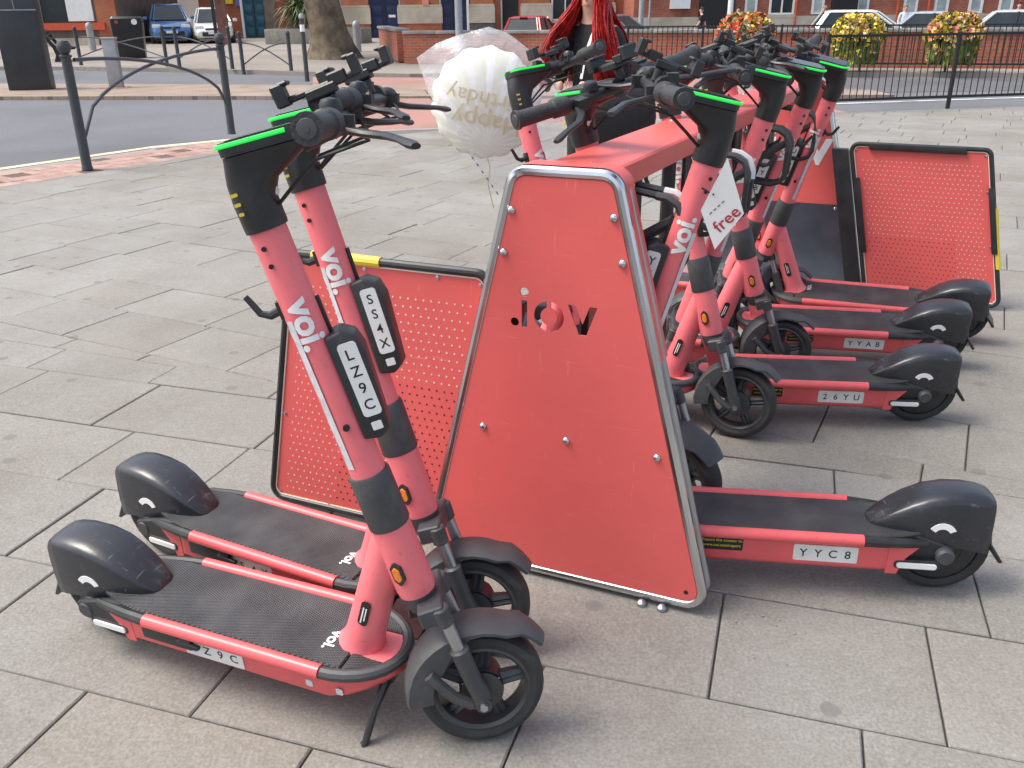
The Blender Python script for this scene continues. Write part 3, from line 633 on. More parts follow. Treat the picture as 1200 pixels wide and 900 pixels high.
def wheel(pref, c, steer, spokes=True):
    M = TR(*c) @ WM; r = WR
    prof = [(r-.030, -.026), (r-.018, -.031), (r-.007, -.027), (r-.001, -.014), (r, 0), (r-.001, .014), (r-.007, .027), (r-.018, .031), (r-.030, .026)]
    dp(pref, pref+'_wheel', MB().lathe([(.040, -.024), (.042, -.03), (.020, -.034), (.0, -.034)], 24, M).lathe([(.040, .024), (.042, .03), (.020, .034), (.0, .034)], 24, M).lathe([(.043, -.026), (.043, .026)], 24, M, cap=False) if spokes else MB().lathe([(r-.030, -.022), (r-.036, -.028), (.055, -.031), (.05, -.036), (.02, -.036), (0, -.036)], 28, M).lathe([(r-.030, .022), (r-.036, .028), (.055, .031), (.05, .036), (.02, .036), (0, .036)], 28, M), RIMM if spokes else BLACK, None, steer)
    dp(pref+'t', 'tyre', MB().lathe(prof, 36, M, closed=True), TYRE, pref, steer)
    g = MB()
    for s_ in (-1, 1):
        for i in range(30):
            a = 12*i; p = [(r*math.cos(R_(a+d)), s_*y, r*math.sin(R_(a+d))) for y, d in ((.004, 0), (.012, 4), (.022, 7))]
            g.tube([tuple(Vector(c)+Vector((q[0]*(1-.002*k), q[1], q[2]*(1-.002*k)))) for k, q in enumerate(p)], .0012, 4)
    if spokes:
        dp(pref+'r', 'rim', MB().lathe([(r-.028, -.026), (r-.034, -.028), (r-.040, -.022), (r-.042, 0), (r-.040, .022), (r-.034, .028), (r-.028, .026)], 36, M, closed=True), RIMM, pref, steer)
        mb = MB()
        for i in range(5):
            for d in (-9, 9):
                a = R_(72*i+d+10); a2 = R_(72*i+d*.45+10); p0 = Vector((.038*math.cos(a), 0, .038*math.sin(a))); p1 = Vector(((r-.036)*math.cos(a2), 0, (r-.036)*math.sin(a2)))
                mb.tube([Vector(c)+p0, Vector(c)+p1], [.010, .0075], 6, flat=1.5, upv=(0, 1, 0))
        dp(pref+'s', 'spoke', mb, RIMM, pref, steer)
wheel('front', tuple(FA), True); wheel('rear', (.035, 0, WR), False, False)
# rear mudguard hood
def hood(x):  # x, top z, bottom z, half width
    return [(-.070, .280, .150, .050), (-.068, .285, .146, .053), (-.045, .292, .150, .057), (-.01, .296, .158, .060), (.035, .294, .166, .061), (.08, .283, .172, .060), (.118, .264, .177, .056), (.150, .243, .182, .050), (.176, .223, .185, .042), (.196, .206, .188, .032), (.208, .195, .190, .018)]
rings = []
for x, zt, zb, hw in hood(0):
    h = zt-zb; half = [(hw, zb), (hw*1.0, zb+h*.35), (hw*.97, zb+h*.62), (hw*.92, zt-h*.17), (hw*.86, zt-h*.085), (hw*.72, zt-h*.025), (hw*.40, zt-h*.004)]
    rings.append([(x, y, z) for y, z in half]+[(x, 0, zt)]+[(x, -y, z) for y, z in half[::-1]])
dp('rfen', 'rear_mudguard', MB().loft(rings), FENDM, ang=60)
mb = MB()
mb.loft([[(x+.004, y, z) for x, y, z in r] for r in ([(-.074, -.045, .22), (-.066, -.045, .22), (-.066, .045, .22), (-.074, .045, .22)], [(-.080, -.048, .17), (-.070, -.048, .17), (-.070, .048, .17), (-.080, .048, .17)], [(-.118, -.040, .115), (-.108, -.040, .112), (-.108, .040, .112), (-.118, .040, .115)])])
dp('flap', 'mud_flap', mb, BLACK, 'rfen', bevel=.003, seg=1)
dp('tail', 'tail_light', MB().box((-.070, 0, .256), (.010, .07, .024)), REDL, 'rfen', bevel=.004)
for sgn in (-1, 1):
    poly = [(.034*math.cos(R_(a)), .034*math.sin(R_(a))) for a in range(28, 153, 12)]+[(.019*math.cos(R_(a)), .019*math.sin(R_(a))) for a in range(150, 27, -12)]
    M_ = frame((.045, sgn*.0612, .192), (-sgn, 0, 0), (0, -sgn*.03, 1), (0, sgn, .03))
    dp('cre%d' % sgn, 'crescent_sticker', MB().prism(poly, .0016, M_), WHITE, 'rfen', smooth=False)
for sgn in (-1, 1):
    o_ = [(.20, .120), (.19, .168), (.12, .176), (.06, .158), (.012, .142), (.010, .108), (.035, .098), (.08, .112), (.13, .106)]
    M_ = frame((0, sgn*.060 if sgn > 0 else -.060, 0), (1, 0, 0), (0, 0, 1), (0, -1, 0))
    dp('sw%d' % sgn, 'swing_arm', MB().prism(o_, .014, TR(0, sgn*.007, 0) @ M_), BLACK, None, bevel=.004, seg=1)
    dp('cap%d' % sgn, 'axle_cap', MB().tube([(.035, sgn*.050, WR), (.035, sgn*.078, WR), (.035, sgn*.084, WR)], [.023, .022, .017], 18), DGREY, 'sw%d' % sgn)
    M_ = frame((.098, sgn*.0765, .100), (1, 0, 0), (0, 0, 1), (0, -1, 0))
    dp('rh%d' % sgn, 'reflector_housing', MB().prism(rrect(.108, .026, .012), .012, TR(0, .006, 0) @ M_), BLACK, 'sw%d' % sgn, bevel=.002, seg=1)
    M_ = frame((.098, sgn*.083, .099), (1, 0, 0), (0, 0, 1), (0, -1, 0))
    dp('rw%d' % sgn, 'side_reflector', MB().prism(rrect(.092, .015, .007), .006, TR(0, .003, 0) @ M_), WHITE, 'sw%d' % sgn, bevel=.001, seg=1)
dp('kick', 'kickstand', MB().tube([(.765, -.01, .12), (.765, -.04, .105), (.760, -.075, .075), (.752, -.098, .03), (.748, -.106, .012), (.743, -.112, .010)], [.014, .010, .008, .0078, .0078, .007], 8).box((.755, 0, .125), (.05, .06, .03)), BLACK, bevel=.0)
KEYS = {d[0]: d for d in DEF}
def letters(parent, s_, size, M_, name, steer=None, stacked=False):
    mb = MB(); n = len(s_)
    for i, ch in enumerate(s_):
        v_, f_ = text(ch, size, .012)
        off = ((0, (n-1)/2*size*1.15-i*size*1.15) if stacked else ((i-(n-1)/2)*size*1.15, 0))
        mb.add(v_, f_, M_ @ TR(off[0], off[1], 0))
    o = mb.obj(name, INK, parent, smooth=False); return o
_let = {}
def scooter(label, x, y, yaw, lean, steer, plate, skip=(), group='coral hire scooters', deck_plate=True, drop=0.0):
    root = thing('electric_scooter', label, 'scooter', (x, y, drop), 0, group)
    root.rotation_mode = 'XYZ'
    root.matrix_world = TR(x, y, drop) @ RZ(yaw) @ RX(lean)
    Mst = TR(*S(.127)) @ Matrix.Rotation(R_(steer), 4, SD) @ TR(*(-S(.127)))
    objs = {}
    for key, name, me, par, st in DEF:
        if key in skip: continue
        o = link(name, me, objs[par] if par else root); objs[key] = o
        if st and not par: o.matrix_local = Mst
        if key in ('deck', 'rfen'): o.location.z = -.02
    if plate:
        if deck_plate:
            letters(objs['deck'], plate, .030, frame((.31, .0837, .137), (-1, 0, 0), (0, 0, 1), (0, 1, 0)), 'plate_lettering')
            letters(objs['deck'], plate, .030, frame((.385, -.0837, .132), (1, 0, 0), (0, 0, 1), (0, -1, 0)), 'plate_lettering')
        for sgn in (-1, 1):
            letters(objs['box'], plate, .0265, FB @ frame((.051, sgn*.0326, .010), (-sgn, 0, 0), (0, 0, 1), (0, sgn, 0)), 'plate_lettering', stacked=True)
    return root, objs
SC = {}
SC['LZ'] = scooter('nearest coral scooter at lower left, plate LZ9C', -.951, 1.708, -22.2, 5.2, 30, 'LZ9C')
SC['SS'] = scooter('coral scooter with plate SS4X, second in from the lower left', -.942, 2.032, -27, 2.6, 25, 'SS4X')
SC['R1'] = scooter('coral scooter with plate YYC8 and a white paper tag, nearest on the right', 1.07, 1.83, 172, 1, 7, 'YYC8', skip=('kick',))
SC['R2'] = scooter('coral scooter with plate 26YU behind the one with the paper tag', 1.44, 2.795, 173, -4.5, 0, '26YU', skip=('kick',))
SC['R3'] = scooter('coral scooter with plate YYAB, third on the right side of the rack', 1.725, 3.31, 168, -9, 4, 'YYAB', skip=('kick',))
SC['R4'] = scooter('farthest coral scooter on the right side of the rack, plate UDNN', 1.95, 3.59, 159, -11.5, -4, 'UDNN', skip=('kick',))
SC['L0'] = scooter('coral scooter right in front of the bagged balloon', -.53, 3.25, -27, 0, 55, None, skip=('kick',))
SC['L1'] = scooter('coral scooter behind the rack end, handlebar turned broadside to the camera', -.363, 2.638, -24, 5, -30, None, skip=('kick',))
SC['L2'] = scooter('coral scooter whose front wheel overlaps the deck of 26YU', -.02, 3.24, -36, 0, 14, 'TAG8', skip=('kick',), deck_plate=False)
SC['L3'] = scooter('coral scooter whose front wheel pokes out beside the deck of YYAB', .104, 3.414, -14.6, 2.9, 8, 'ARS5', skip=('kick',), deck_plate=False)
SC['L4'] = scooter('farthest coral scooter on the left side of the rack', .338, 4.185, -20.7, 0, 10, None, skip=('kick',))
# ================================================================== PARKING RACK
RU = Vector((.916, -.402, 0)).normalized(); RN = Vector((.402, .916, 0)).normalized()     # across the end panel, and along (away)
AX = Vector((math.sin(R_(26.3)), math.cos(R_(26.3)), 0))                                  # the beam's direction
RC = Vector((.112, 1.860, 0)); RLEN = 2.98; HB, HT, RH = .383, .122, 1.03
rack = thing('scooter_parking_rack', 'red metal scooter parking rack with a steel-edged end panel cut with lettering', 'rack', tuple(RC))
rack.rotation_euler = (0, 0, 0)
def rk(mb, name, m_, parent=None, **k): return mb.obj(name, m_, parent or rack, **k)
PF = frame((0, 0, 0), tuple(RU), (0, 0, 1), tuple(-RN))       # panel frame: x across, y up, z towards the camera
trap = round_poly([(-HB, .012), (HB, .012), (HT, RH), (-HT, RH)], .05, 6)
def inner(poly, d, c=(0, .5)):
    out = []; n = len(poly)
    for i in range(n):
        a, b = Vector(poly[i-1]), Vector(poly[(i+1) % n]); t_ = (b-a).normalized(); out.append((poly[i][0]-t_.y*d, poly[i][1]+t_.x*d))
    return out
# the sheet with real cut-outs: lettering reads backwards from this side
def cut_panel(outline, t, cut=True):
    cu = bpy.data.curves.new('panel', 'CURVE'); cu.dimensions = '2D'; cu.fill_mode = 'BOTH'; cu.extrude = t/2
    def poly(P):
        s_ = cu.splines.new('POLY'); s_.points.add(len(P)-1)
        for p, q in zip(s_.points, P): p.co = (q[0], q[1], 0, 1)
        s_.use_cyclic_u = True
    poly(outline)
    if cut:
        L_ = lambda P: [(x-.030, y+.700) for x, y in P]
        poly(L_(arc(-.083, -.020, .0105, 0, 330, 11)))                                     # full stop
        poly(L_([(-.066, -.030), (-.052, -.030), (-.052, .034), (-.066, .034)]))            # i
        poly(L_(arc(-.059, .053, .0105, 0, 330, 11)))
        for a0, a1 in ((98, 262), (-82, 82)):                                               # o in two halves
            poly(L_(arc(0, .002, .036, a0, a1, 12)+arc(0, .002, .020, a1-6 if a1 > 0 else a1, a0+6, 10)))
        poly(L_([(.045, .036), (.063, .036), (.080, -.006), (.096, .036), (.114, .036), (.089, -.032), (.071, -.032)]))   # v
    ob = bpy.data.objects.new('panel', cu); COL.objects.link(ob); bpy.context.view_layer.update()
    me = bpy.data.meshes.new_from_object(ob.evaluated_get(bpy.context.evaluated_depsgraph_get()))
    bpy.data.objects.remove(ob, do_unlink=True); return me
def end_panel(off, flip, name_bits, cut):
    sheet = inner(trap, .020)
    me = cut_panel(sheet, .004, cut); me.materials.clear(); me.materials.append(PANEL)
    M = TR(*off) @ PF
    o = link('end_panel', me, rack); o.matrix_local = M
    for zz, nm, m_ in ((-.006, 'edge_tube', CHROME), (-.048, 'edge_tube', STEEL)):
        zz = zz*flip
        rk(MB().tube([(x, y, zz) for x, y in inner(trap, .010)], .0125, 10, closed=True, M=M), nm, m_)
    # folded red flange on the upper part of both sides and over the top
    prof = [p for p in inner(trap, .004) if p[1] > .62]
    right = [(HT+(HB-HT)*(RH-y)/(RH-.012), y) for y in (.62, .80, .985)]
    left = [(-x, y) for x, y in right]
    top = [p for p in inner(trap, -.003) if p[1] > .97]
    pts = right+top+left[::-1]; n = len(pts); vs = []; fs = []
    for x, y in pts: vs += [(x, y, -.014*flip), (x, y, -.075*flip)]
    for i in range(n-1): fs.append((2*i, 2*i+1, 2*i+3, 2*i+2))
    rk(MB().add(vs, fs, M), 'folded_flange', PANEL)
    for i, (x, y) in enumerate([(-.118, .935), (-.138, .84), (.114, .935), (.136, .84), (-.20, .401), (.016, .402), (.234, .40)]):
        rk(MB().lathe([(.0095, 0), (.009, .003), (.006, .006), (.001, .007)], 12, M @ TR(x, y, .0025*flip) @ (RX(0) if flip > 0 else RX(180))), 'bolt', CHROME)
    rk(MB().tube([(.323, .058, .0005), (.323, .058, .0030)], .0055, 10, M=M), 'bolt_hole', INK)
    for x in (-.30, .22, .27):
        rk(MB().lathe([(.012, 0), (.012, .008), (.006, .014), (.001, .015)], 10, M @ TR(x, .0, .012) @ RX(-90)), 'anchor_bolt', STEEL)
end_panel(Vector((0, 0, 0)), 1, '', True)
FO = AX*RLEN
end_panel(FO, 1, '', False)
MF = TR(*FO) @ PF
# lower steel sheet and big white lettering on the inside of the far end
hw = lambda y: HT+(HB-HT)*(RH-y)/RH-.03
rk(MB().prism([(-hw(.03), .03), (hw(.03), .03), (hw(.42), .42), (-hw(.42), .42)], .003, MF @ TR(0, 0, .004)), 'kick_plate', mat('blue_steel', (.16, .19, .24), .3, metal=.8, var=.2, scale=5), smooth=False)
v_, f_ = text('voi.', .26, .02); v_ = [(-x, y, z) for x, y, z in v_]; mbt = MB().add(v_, f_, MF @ TR(0, .70, .0032)); rk(mbt, 'panel_logo', WHITE, smooth=False)
# beam with folded edges
BW, BZ = .088, 1.022
a0, a1 = RN*.004, FO
def beam_sec(p): return [tuple(p+RU*x+Vector((0, 0, z))) for x, z in ((-BW, BZ-.07), (-BW, BZ-.004), (-BW+.006, BZ), (BW-.006, BZ), (BW, BZ-.004), (BW, BZ-.05), (BW-.004, BZ-.05), (BW-.004, BZ-.006), (-BW+.004, BZ-.006), (-BW+.004, BZ-.07))]
nseg = 3
for i in range(nseg):
    p0, p1 = a0+(a1-a0)*(i/nseg)+AX*.004, a0+(a1-a0)*((i+1)/nseg)-AX*.004
    rk(MB().loft([beam_sec(p0), beam_sec(p1)]), 'beam_cover', PANEL, smooth=False)
for i in range(4):
    for sx in (-1, 1):
        if i in (0,) and sx > 0: pass
        p = a0+(a1-a0)*min(.985, max(.012, i/3))+RU*(.06*sx)
        rk(MB().lathe([(.009, 0), (.008, .004), (.001, .007)], 10, TR(p.x, p.y, BZ)), 'bolt', CHROME)
rk(MB().tube([RN*.05+Vector((0, 0, .965)), FO-RN*.03+Vector((0, 0, .965))], .022, 12), 'spine_tube', BLACK)
# docking hoops, in pairs, both sides
def hoop(al, side, d):
    o = AX*(al+d); q = lambda x, z: tuple(o+RU*(side*x)+Vector((0, 0, z)))
    P = [q(.03, .972), q(.10, .962), q(.175, .950), q(.200, .935), q(.212, .905), q(.208, .80), q(.195, .775), q(.165, .765), q(.10, .772), q(.03, .78)]
    return MB().tube(P, .0082, 8), MB().tube([q(.150, .953), q(.175, .950), q(.200, .935), q(.212, .905), q(.212, .880)], .0098, 8)
for side, als in ((1, (.20, .86, 1.50, 2.12)), (-1, (.58, 1.20, 1.80, 2.50))):
    for al in als:
        for d in (-.03, .03):
            h, sl = hoop(al, side, d); ho = rk(h, 'docking_hoop', BLACK); rk(sl, 'hoop_sleeve', STRIP if (d > 0 and side > 0 and al < 1) else DGREY, ho)
        o = AX*al; rk(MB().tube([tuple(o+RU*(side*.03)+Vector((0, 0, .80))), tuple(o+RU*(side*.20)+Vector((0, 0, .905)))], .013, 8), 'hoop_brace', DGREY)
        rk(MB().box((0, 0, 0), (.06, .012, .22), frame(o+RU*(side*.028)+Vector((0, 0, .87)), tuple(AX), tuple(RU), (0, 0, 1))), 'bracket', BLACK, bevel=.003, seg=1)
for al in (.78, 1.9):
    o = AX*al
    rk(MB().tube([tuple(o+Vector((0, 0, .01))), tuple(o+Vector((0, 0, .96)))], .02, 10).box((0, 0, .006), (.14, .10, .012), TR(*o) @ RZ(-24)), 'post', BLACK)
# perforated boards
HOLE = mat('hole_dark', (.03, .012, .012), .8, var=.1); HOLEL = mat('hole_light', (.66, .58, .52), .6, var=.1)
def board(origin, ux, wid, hgt, shift, nrm, light_rows, name='side_board', frame_m=BLACK, clips=()):
    F_ = frame(tuple(origin-RC), tuple(ux), (0, 0, 1), tuple(nrm))
    out = round_poly([(0, .012), (wid, .012), (wid+shift, hgt), (shift, hgt)], .04, 6)
    me = cut_panel(inner(out, .014), .004, False); me.materials.clear(); me.materials.append(PANEL)
    o = link(name, me, rack); o.matrix_local = F_
    MB().tube([(x, y, 0) for x, y in inner(out, .008)], .011, 10, closed=True, M=F_).obj('board_frame', frame_m, o).matrix_parent_inverse = F_.inverted()
    # cream rubber edge inside the frame
    e = MB().tube([(x, y, .004) for x, y in inner(out, .0195)], .0022, 6, closed=True, M=F_).obj('board_edging', CREAM, o); e.matrix_parent_inverse = F_.inverted()
    hb = MB(); hl = MB(); pit = .0215; ny = int((hgt-.12)/pit)
    for j in range(ny):
        y = .06+pit*j; x0 = shift*y/hgt+.055; nx = int((wid-.11)/pit)
        for i in range(nx+1):
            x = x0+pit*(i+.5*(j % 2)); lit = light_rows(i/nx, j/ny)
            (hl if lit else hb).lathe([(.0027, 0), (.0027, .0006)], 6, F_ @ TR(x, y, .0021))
    for h, m_ in ((hb, HOLE), (hl, HOLEL)):
        if h.v: q = h.obj('perforations', m_, o, smooth=False); q['kind'] = 'stuff'; q.matrix_parent_inverse = F_.inverted()
    for (x, y) in [(x_, y_) for y_ in (.04, .3, .55, hgt-.035) for x_ in (.03, wid-.03)]+[(wid*.35, .032), (wid*.7, .032), (wid*.4, hgt-.028), (wid*.75, hgt-.028)]:
        q = MB().lathe([(.006, 0), (.005, .003), (.001, .004)], 8, F_ @ TR(x+shift*y/hgt, y, .002)).obj('rivet', CHROME, o); q.matrix_parent_inverse = F_.inverted()
    return o, F_
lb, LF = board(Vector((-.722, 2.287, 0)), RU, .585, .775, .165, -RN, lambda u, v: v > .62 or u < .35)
def kid(mb, name, m_, par, **k):
    q = mb.obj(name, m_, par, **k); q.matrix_parent_inverse = (LF if par is lb else RF).inverted(); return q
kid(MB().tube([(.24, .767, 0), (.34, .768, .002), (.44, .767, 0)], [.0132, .0145, .0135], 10, M=LF), 'hazard_tape', YELL, lb)
kid(MB().box((0.66, .36, .0), (.03, .70, .03), LF @ Matrix(((1, .165/.775, 0, 0), (0, 1, 0, 0), (0, 0, 1, 0), (0, 0, 0, 1)))), 'mounting_bar', BLACK, lb, bevel=.004)
rb_u = Vector((.89, -.455, 0)).normalized(); rb_n = Vector((-.455, -.89, 0)).normalized()
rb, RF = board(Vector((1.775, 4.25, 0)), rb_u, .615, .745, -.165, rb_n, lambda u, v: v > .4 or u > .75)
SH = Matrix(((1, -.165/.745, 0, 0), (0, 1, 0, 0), (0, 0, 1, 0), (0, 0, 0, 1)))
for c_, d_ in (((.30, .728, .006), (.42, .030, .022)), ((.022, .40, .006), (.026, .36, .022)), ((.602, .42, .006), (.026, .30, .022))):
    kid(MB().box(c_, d_, RF @ SH), 'edge_channel', BLACK, rb, bevel=.004)
kid(MB().tube([(.613, .20, 0), (.613, .48, 0)], .0135, 10, M=RF @ SH), 'hazard_tape', YELL, rb)
kid(MB().box((-.045, .36, -.01), (.075, .70, .05), RF @ SH), 'mounting_bar', BLACK, rb, bevel=.005)
# board between the first two bays, under the beam
dv_o = RC+AX*.13+RU*.0+Vector((0, 0, .50))
board(RC+AX*.10+RU*.012+Vector((0, 0, .47)), AX, .30, .46, 0, AX.cross(Vector((0, 0, 1))), lambda u, v: True, 'divider_board')
# paper tag tied to the hoop beside YYC8
tagp = thing('paper_tag', 'white folded paper tag reading free, tied beside the handlebar stem of YYC8', 'tag', (.437, 1.80, .972))
PAPER = mat('paper', (.82, .82, .80), .7, var=.02)
TF = frame((0, 0, 0), tuple(Vector((.93, -.36, .05)).normalized()), (0, -.15, .988), tuple(Vector((-.36, -.92, -.12)).normalized()))
poly = [(-.075, -.02), (-.01, .095), (.052, -.005), (.035, -.06), (-.012, -.115), (-.05, -.075)]
tagp_s = MB().prism([(-.044, -.022), (-.002, .088), (.044, -.028), (-.006, -.108)][::-1], .0012, TF).obj('tag_sheet', PAPER, tagp, smooth=False)
TT = TF @ TR(.010, -.040, .0022) @ RZ(48)
v_, f_ = text('free', .038, .012); MB().add(v_, f_, TT).obj('tag_lettering', mat('red_ink', (.45, .04, .06), .6), tagp, smooth=False)
for k in range(4): MB().prism(rrect(.007, .003, .001, 1), .0004, TF @ TR(-.012, -.016, .0015) @ RZ(48) @ TR(-.016+.011*k, 0, 0)).obj('tag_small_print', mat('grey_ink', (.2, .19, .2), .6), tagp, smooth=False)
MB().tube([(-.04, .03, .02), (-.02, .02, .008), (-.022, .0, .012)], .002, 5).obj('tag_tie', INK, tagp)

# small bits of grit and paper round the foot of the end panel
rs = random.Random(4); gr = MB()
for i in range(30):
    p = Vector((.46+abs(rs.gauss(0, .16)), 1.70+rs.gauss(0, .10), .003)); s_ = rs.uniform(.0015, .0035)
    gr.add([tuple(p+Vector((s_*math.cos(a)*rs.uniform(.6, 1.2), s_*math.sin(a), 0))) for a in (0, 1.3, 2.6, 3.9, 5.2)]+[tuple(p+Vector((0, 0, s_*.5)))], [(0, 1, 5), (1, 2, 5), (2, 3, 5), (3, 4, 5), (4, 0, 5)])
tag(gr.obj('grit', CONC, smooth=False), 'pale grit scattered round the foot of the rack end panel', 'grit', kind='stuff')
# ================================================================== PEOPLE
SKINM = mat('skin', (.62, .36, .27), .5, var=.05, scale=20)
def skin_body(name, joints, edges, mats, pick, parent=None, sub=2):
    """one continuous body grown from a joint skeleton; pick(co) -> material slot"""
    me = bpy.data.meshes.new(name); names = list(joints); me.from_pydata([joints[n][0] for n in names], [(names.index(a), names.index(b)) for a, b in edges], [])
    ob = bpy.data.objects.new(name, me); COL.objects.link(ob)
    sk = ob.modifiers.new('skin', 'SKIN'); sk.use_smooth_shade = True
    for i, n in enumerate(names):
        r = joints[n][1]; me.skin_vertices[0].data[i].radius = r if isinstance(r, tuple) else (r, r)
        me.skin_vertices[0].data[i].use_root = (n == 'pelvis')
    sb = ob.modifiers.new('sub', 'SUBSURF'); sb.levels = sub; sb.render_levels = sub
    bpy.context.view_layer.update()
    new = bpy.data.meshes.new_from_object(ob.evaluated_get(bpy.context.evaluated_depsgraph_get())); bpy.data.objects.remove(ob, do_unlink=True)
    new.materials.clear()
    for m_ in mats: new.materials.append(m_)
    for p in new.polygons: p.material_index = pick(p.center); p.use_smooth = True
    return link(name, new, parent)
def person(name, label, loc, rz, h, top, legs, hair, shoes=None, arms='down', stride=.0, group=None, hairlen=0, sleeves='long', skirt=False):
    k = h/1.7; V = lambda x, y, z: (x*k, y*k, z*k)
    root = thing(name, label, 'person', loc, rz, group); root['category'] = 'person'
    J = {'pelvis': (V(0, 0, .92), (.15*k, .115*k)), 'waist': (V(0, 0, 1.06), (.125*k, .095*k)), 'chest': (V(0, .0, 1.25), (.15*k, .11*k)), 'neckb': (V(0, -.01, 1.41), (.07*k, .06*k)), 'neck': (V(0, .01, 1.47), .048*k),
         'jaw': (V(0, .035, 1.53), (.052*k, .058*k)), 'head': (V(0, .015, 1.60), (.074*k, .088*k)), 'crown': (V(0, .0, 1.665), (.055*k, .065*k))}
    E_ = [('pelvis', 'waist'), ('waist', 'chest'), ('chest', 'neckb'), ('neckb', 'neck'), ('neck', 'jaw'), ('jaw', 'head'), ('head', 'crown')]
    for s_, sg in (('l', 1), ('r', -1)):
        st = stride*sg
        J.update({'sh'+s_: (V(sg*.165, -.01, 1.385), .058*k)})
        if arms == 'down': pts = {'el': (sg*.215, -.03-st*.4, 1.12), 'wr': (sg*.22, .04-st*.9, .88), 'ha': (sg*.215, .07-st*1.1, .80)}
        elif arms == 'hold': pts = {'el': (sg*.235, -.02, 1.13), 'wr': (sg*.12, .22, 1.08), 'ha': (sg*.06, .28, 1.09)}
        else: pts = {'el': (sg*.21, .05, 1.12), 'wr': (sg*.17, .24, 1.12), 'ha': (sg*.15, .31, 1.13)}
        J.update({'el'+s_: (V(*pts['el']), .041*k), 'wr'+s_: (V(*pts['wr']), .028*k), 'ha'+s_: (V(*pts['ha']), (.036*k, .022*k))})
        J.update({'hp'+s_: (V(sg*.09, 0, .86), .088*k), 'kn'+s_: (V(sg*.095, st*.5+.02, .49), .058*k), 'an'+s_: (V(sg*.095, st-.02, .09), .040*k), 'to'+s_: (V(sg*.10, st+.13, .035), (.042*k, .03*k))})
        E_ += [('neckb', 'sh'+s_), ('sh'+s_, 'el'+s_), ('el'+s_, 'wr'+s_), ('wr'+s_, 'ha'+s_), ('pelvis', 'hp'+s_), ('hp'+s_, 'kn'+s_), ('kn'+s_, 'an'+s_), ('an'+s_, 'to'+s_)]
    hz = V(0, 0, 0)
    HA = [Vector(J['hal'][0]), Vector(J['har'][0])]; EL = [Vector(J['ell'][0]), Vector(J['elr'][0])]; WR_ = [Vector(J['wrl'][0]), Vector(J['wrr'][0])]
    def pick(c):
        if c.z > 1.425*k: return 0
        if c.z < .075*k: return 3
        for hh, ee, ww in zip(HA, EL, WR_):
            if (c-hh).length < .075*k: return 0
            if sleeves == 'short' and abs(c.x) > .17*k and c.z < 1.2*k and c.z > .75*k: return 0
        if c.z > .93*k or abs(c.x) > .19*k or (arms != 'down' and c.y > .15*k and c.z > .7*k): return 1
        return 2
    b = skin_body('body', J, E_, [SKINM, top, legs, shoes or INK], pick, root)
    if arms in ('hold', 'reach') and h > 1.5 and hairlen:
        for w_, h_, sg in zip(WR_, HA, (1, -1)):       # fingers closed round the bag's edge
            d = (h_-w_).normalized()
            for i in range(4):
                o = h_+Vector((0, 0, (.022-.015*i)*k)); l = (.05, .056, .052, .042)[i]*k
                MB().tube([o, o+d*l*.6, o+d*l+Vector((-sg*.012*k, 0, -.004)), o+d*l*.9+Vector((-sg*.03*k, 0, -.006))], [.0095*k, .009*k, .008*k, .007*k], 7).obj('finger', SKINM, b)
            MB().tube([w_+d*.02+Vector((0, 0, .02*k)), h_+Vector((-sg*.01, 0, .045*k)), h_+d*.03+Vector((-sg*.03*k, 0, .045*k))], [.011*k, .010*k, .008*k], 7).obj('thumb', SKINM, b)
    # face
    hc = Vector(V(0, .015, 1.60)); nm = MB()
    MB().loft([[tuple(hc+Vector((x*k*s1, (.088+dy)*k, z*k))) for x, z in ((-.013, -.028), (.013, -.028), (.008, .02), (-.008, .02))] for s1, dy in ((1, -.012), (.7, .014))]).obj('nose', SKINM, b, bevel=.003)
    MB().box(tuple(hc+Vector((0, .083*k, -.052*k))), (.046*k, .012*k, .012*k)).obj('lips', mat('lips', (.5, .16, .14), .4), b, bevel=.004)
    for sg in (-1, 1):
        MB().lathe([(.011*k, 0), (.009*k, .005*k), (.001, .008*k)], 10, TR(*(hc+Vector((sg*.031*k, .076*k, .012*k)))) @ RX(-90)).obj('eye', INK, b)
        MB().tube([hc+Vector((sg*.072*k, -.005*k, -.025*k)), hc+Vector((sg*.082*k, -.012*k, .0)), hc+Vector((sg*.078*k, -.016*k, .025*k))], [.008*k, .011*k, .008*k], 8).obj('ear', SKINM, b)
    # hair
    rs = random.Random(len(label)); cap = MB(); rings = []
    for i in range(7):
        a = R_(-8+98*i/6); r_ = .098*k*math.cos(a); z = .105*k*math.sin(a)
        rings.append([tuple(hc+Vector((r_*math.cos(R_(t_))*.92, -.012*k+r_*math.sin(R_(t_))*1.08-(.028*k if math.sin(R_(t_)) > .3 and i < 3 else 0), z+.028*k+(.03*k if math.sin(R_(t_)) > .3 and i < 3 else 0)))) for t_ in range(0, 360, 20)])
    ho = MB().loft(rings).obj('hair', hair, root)
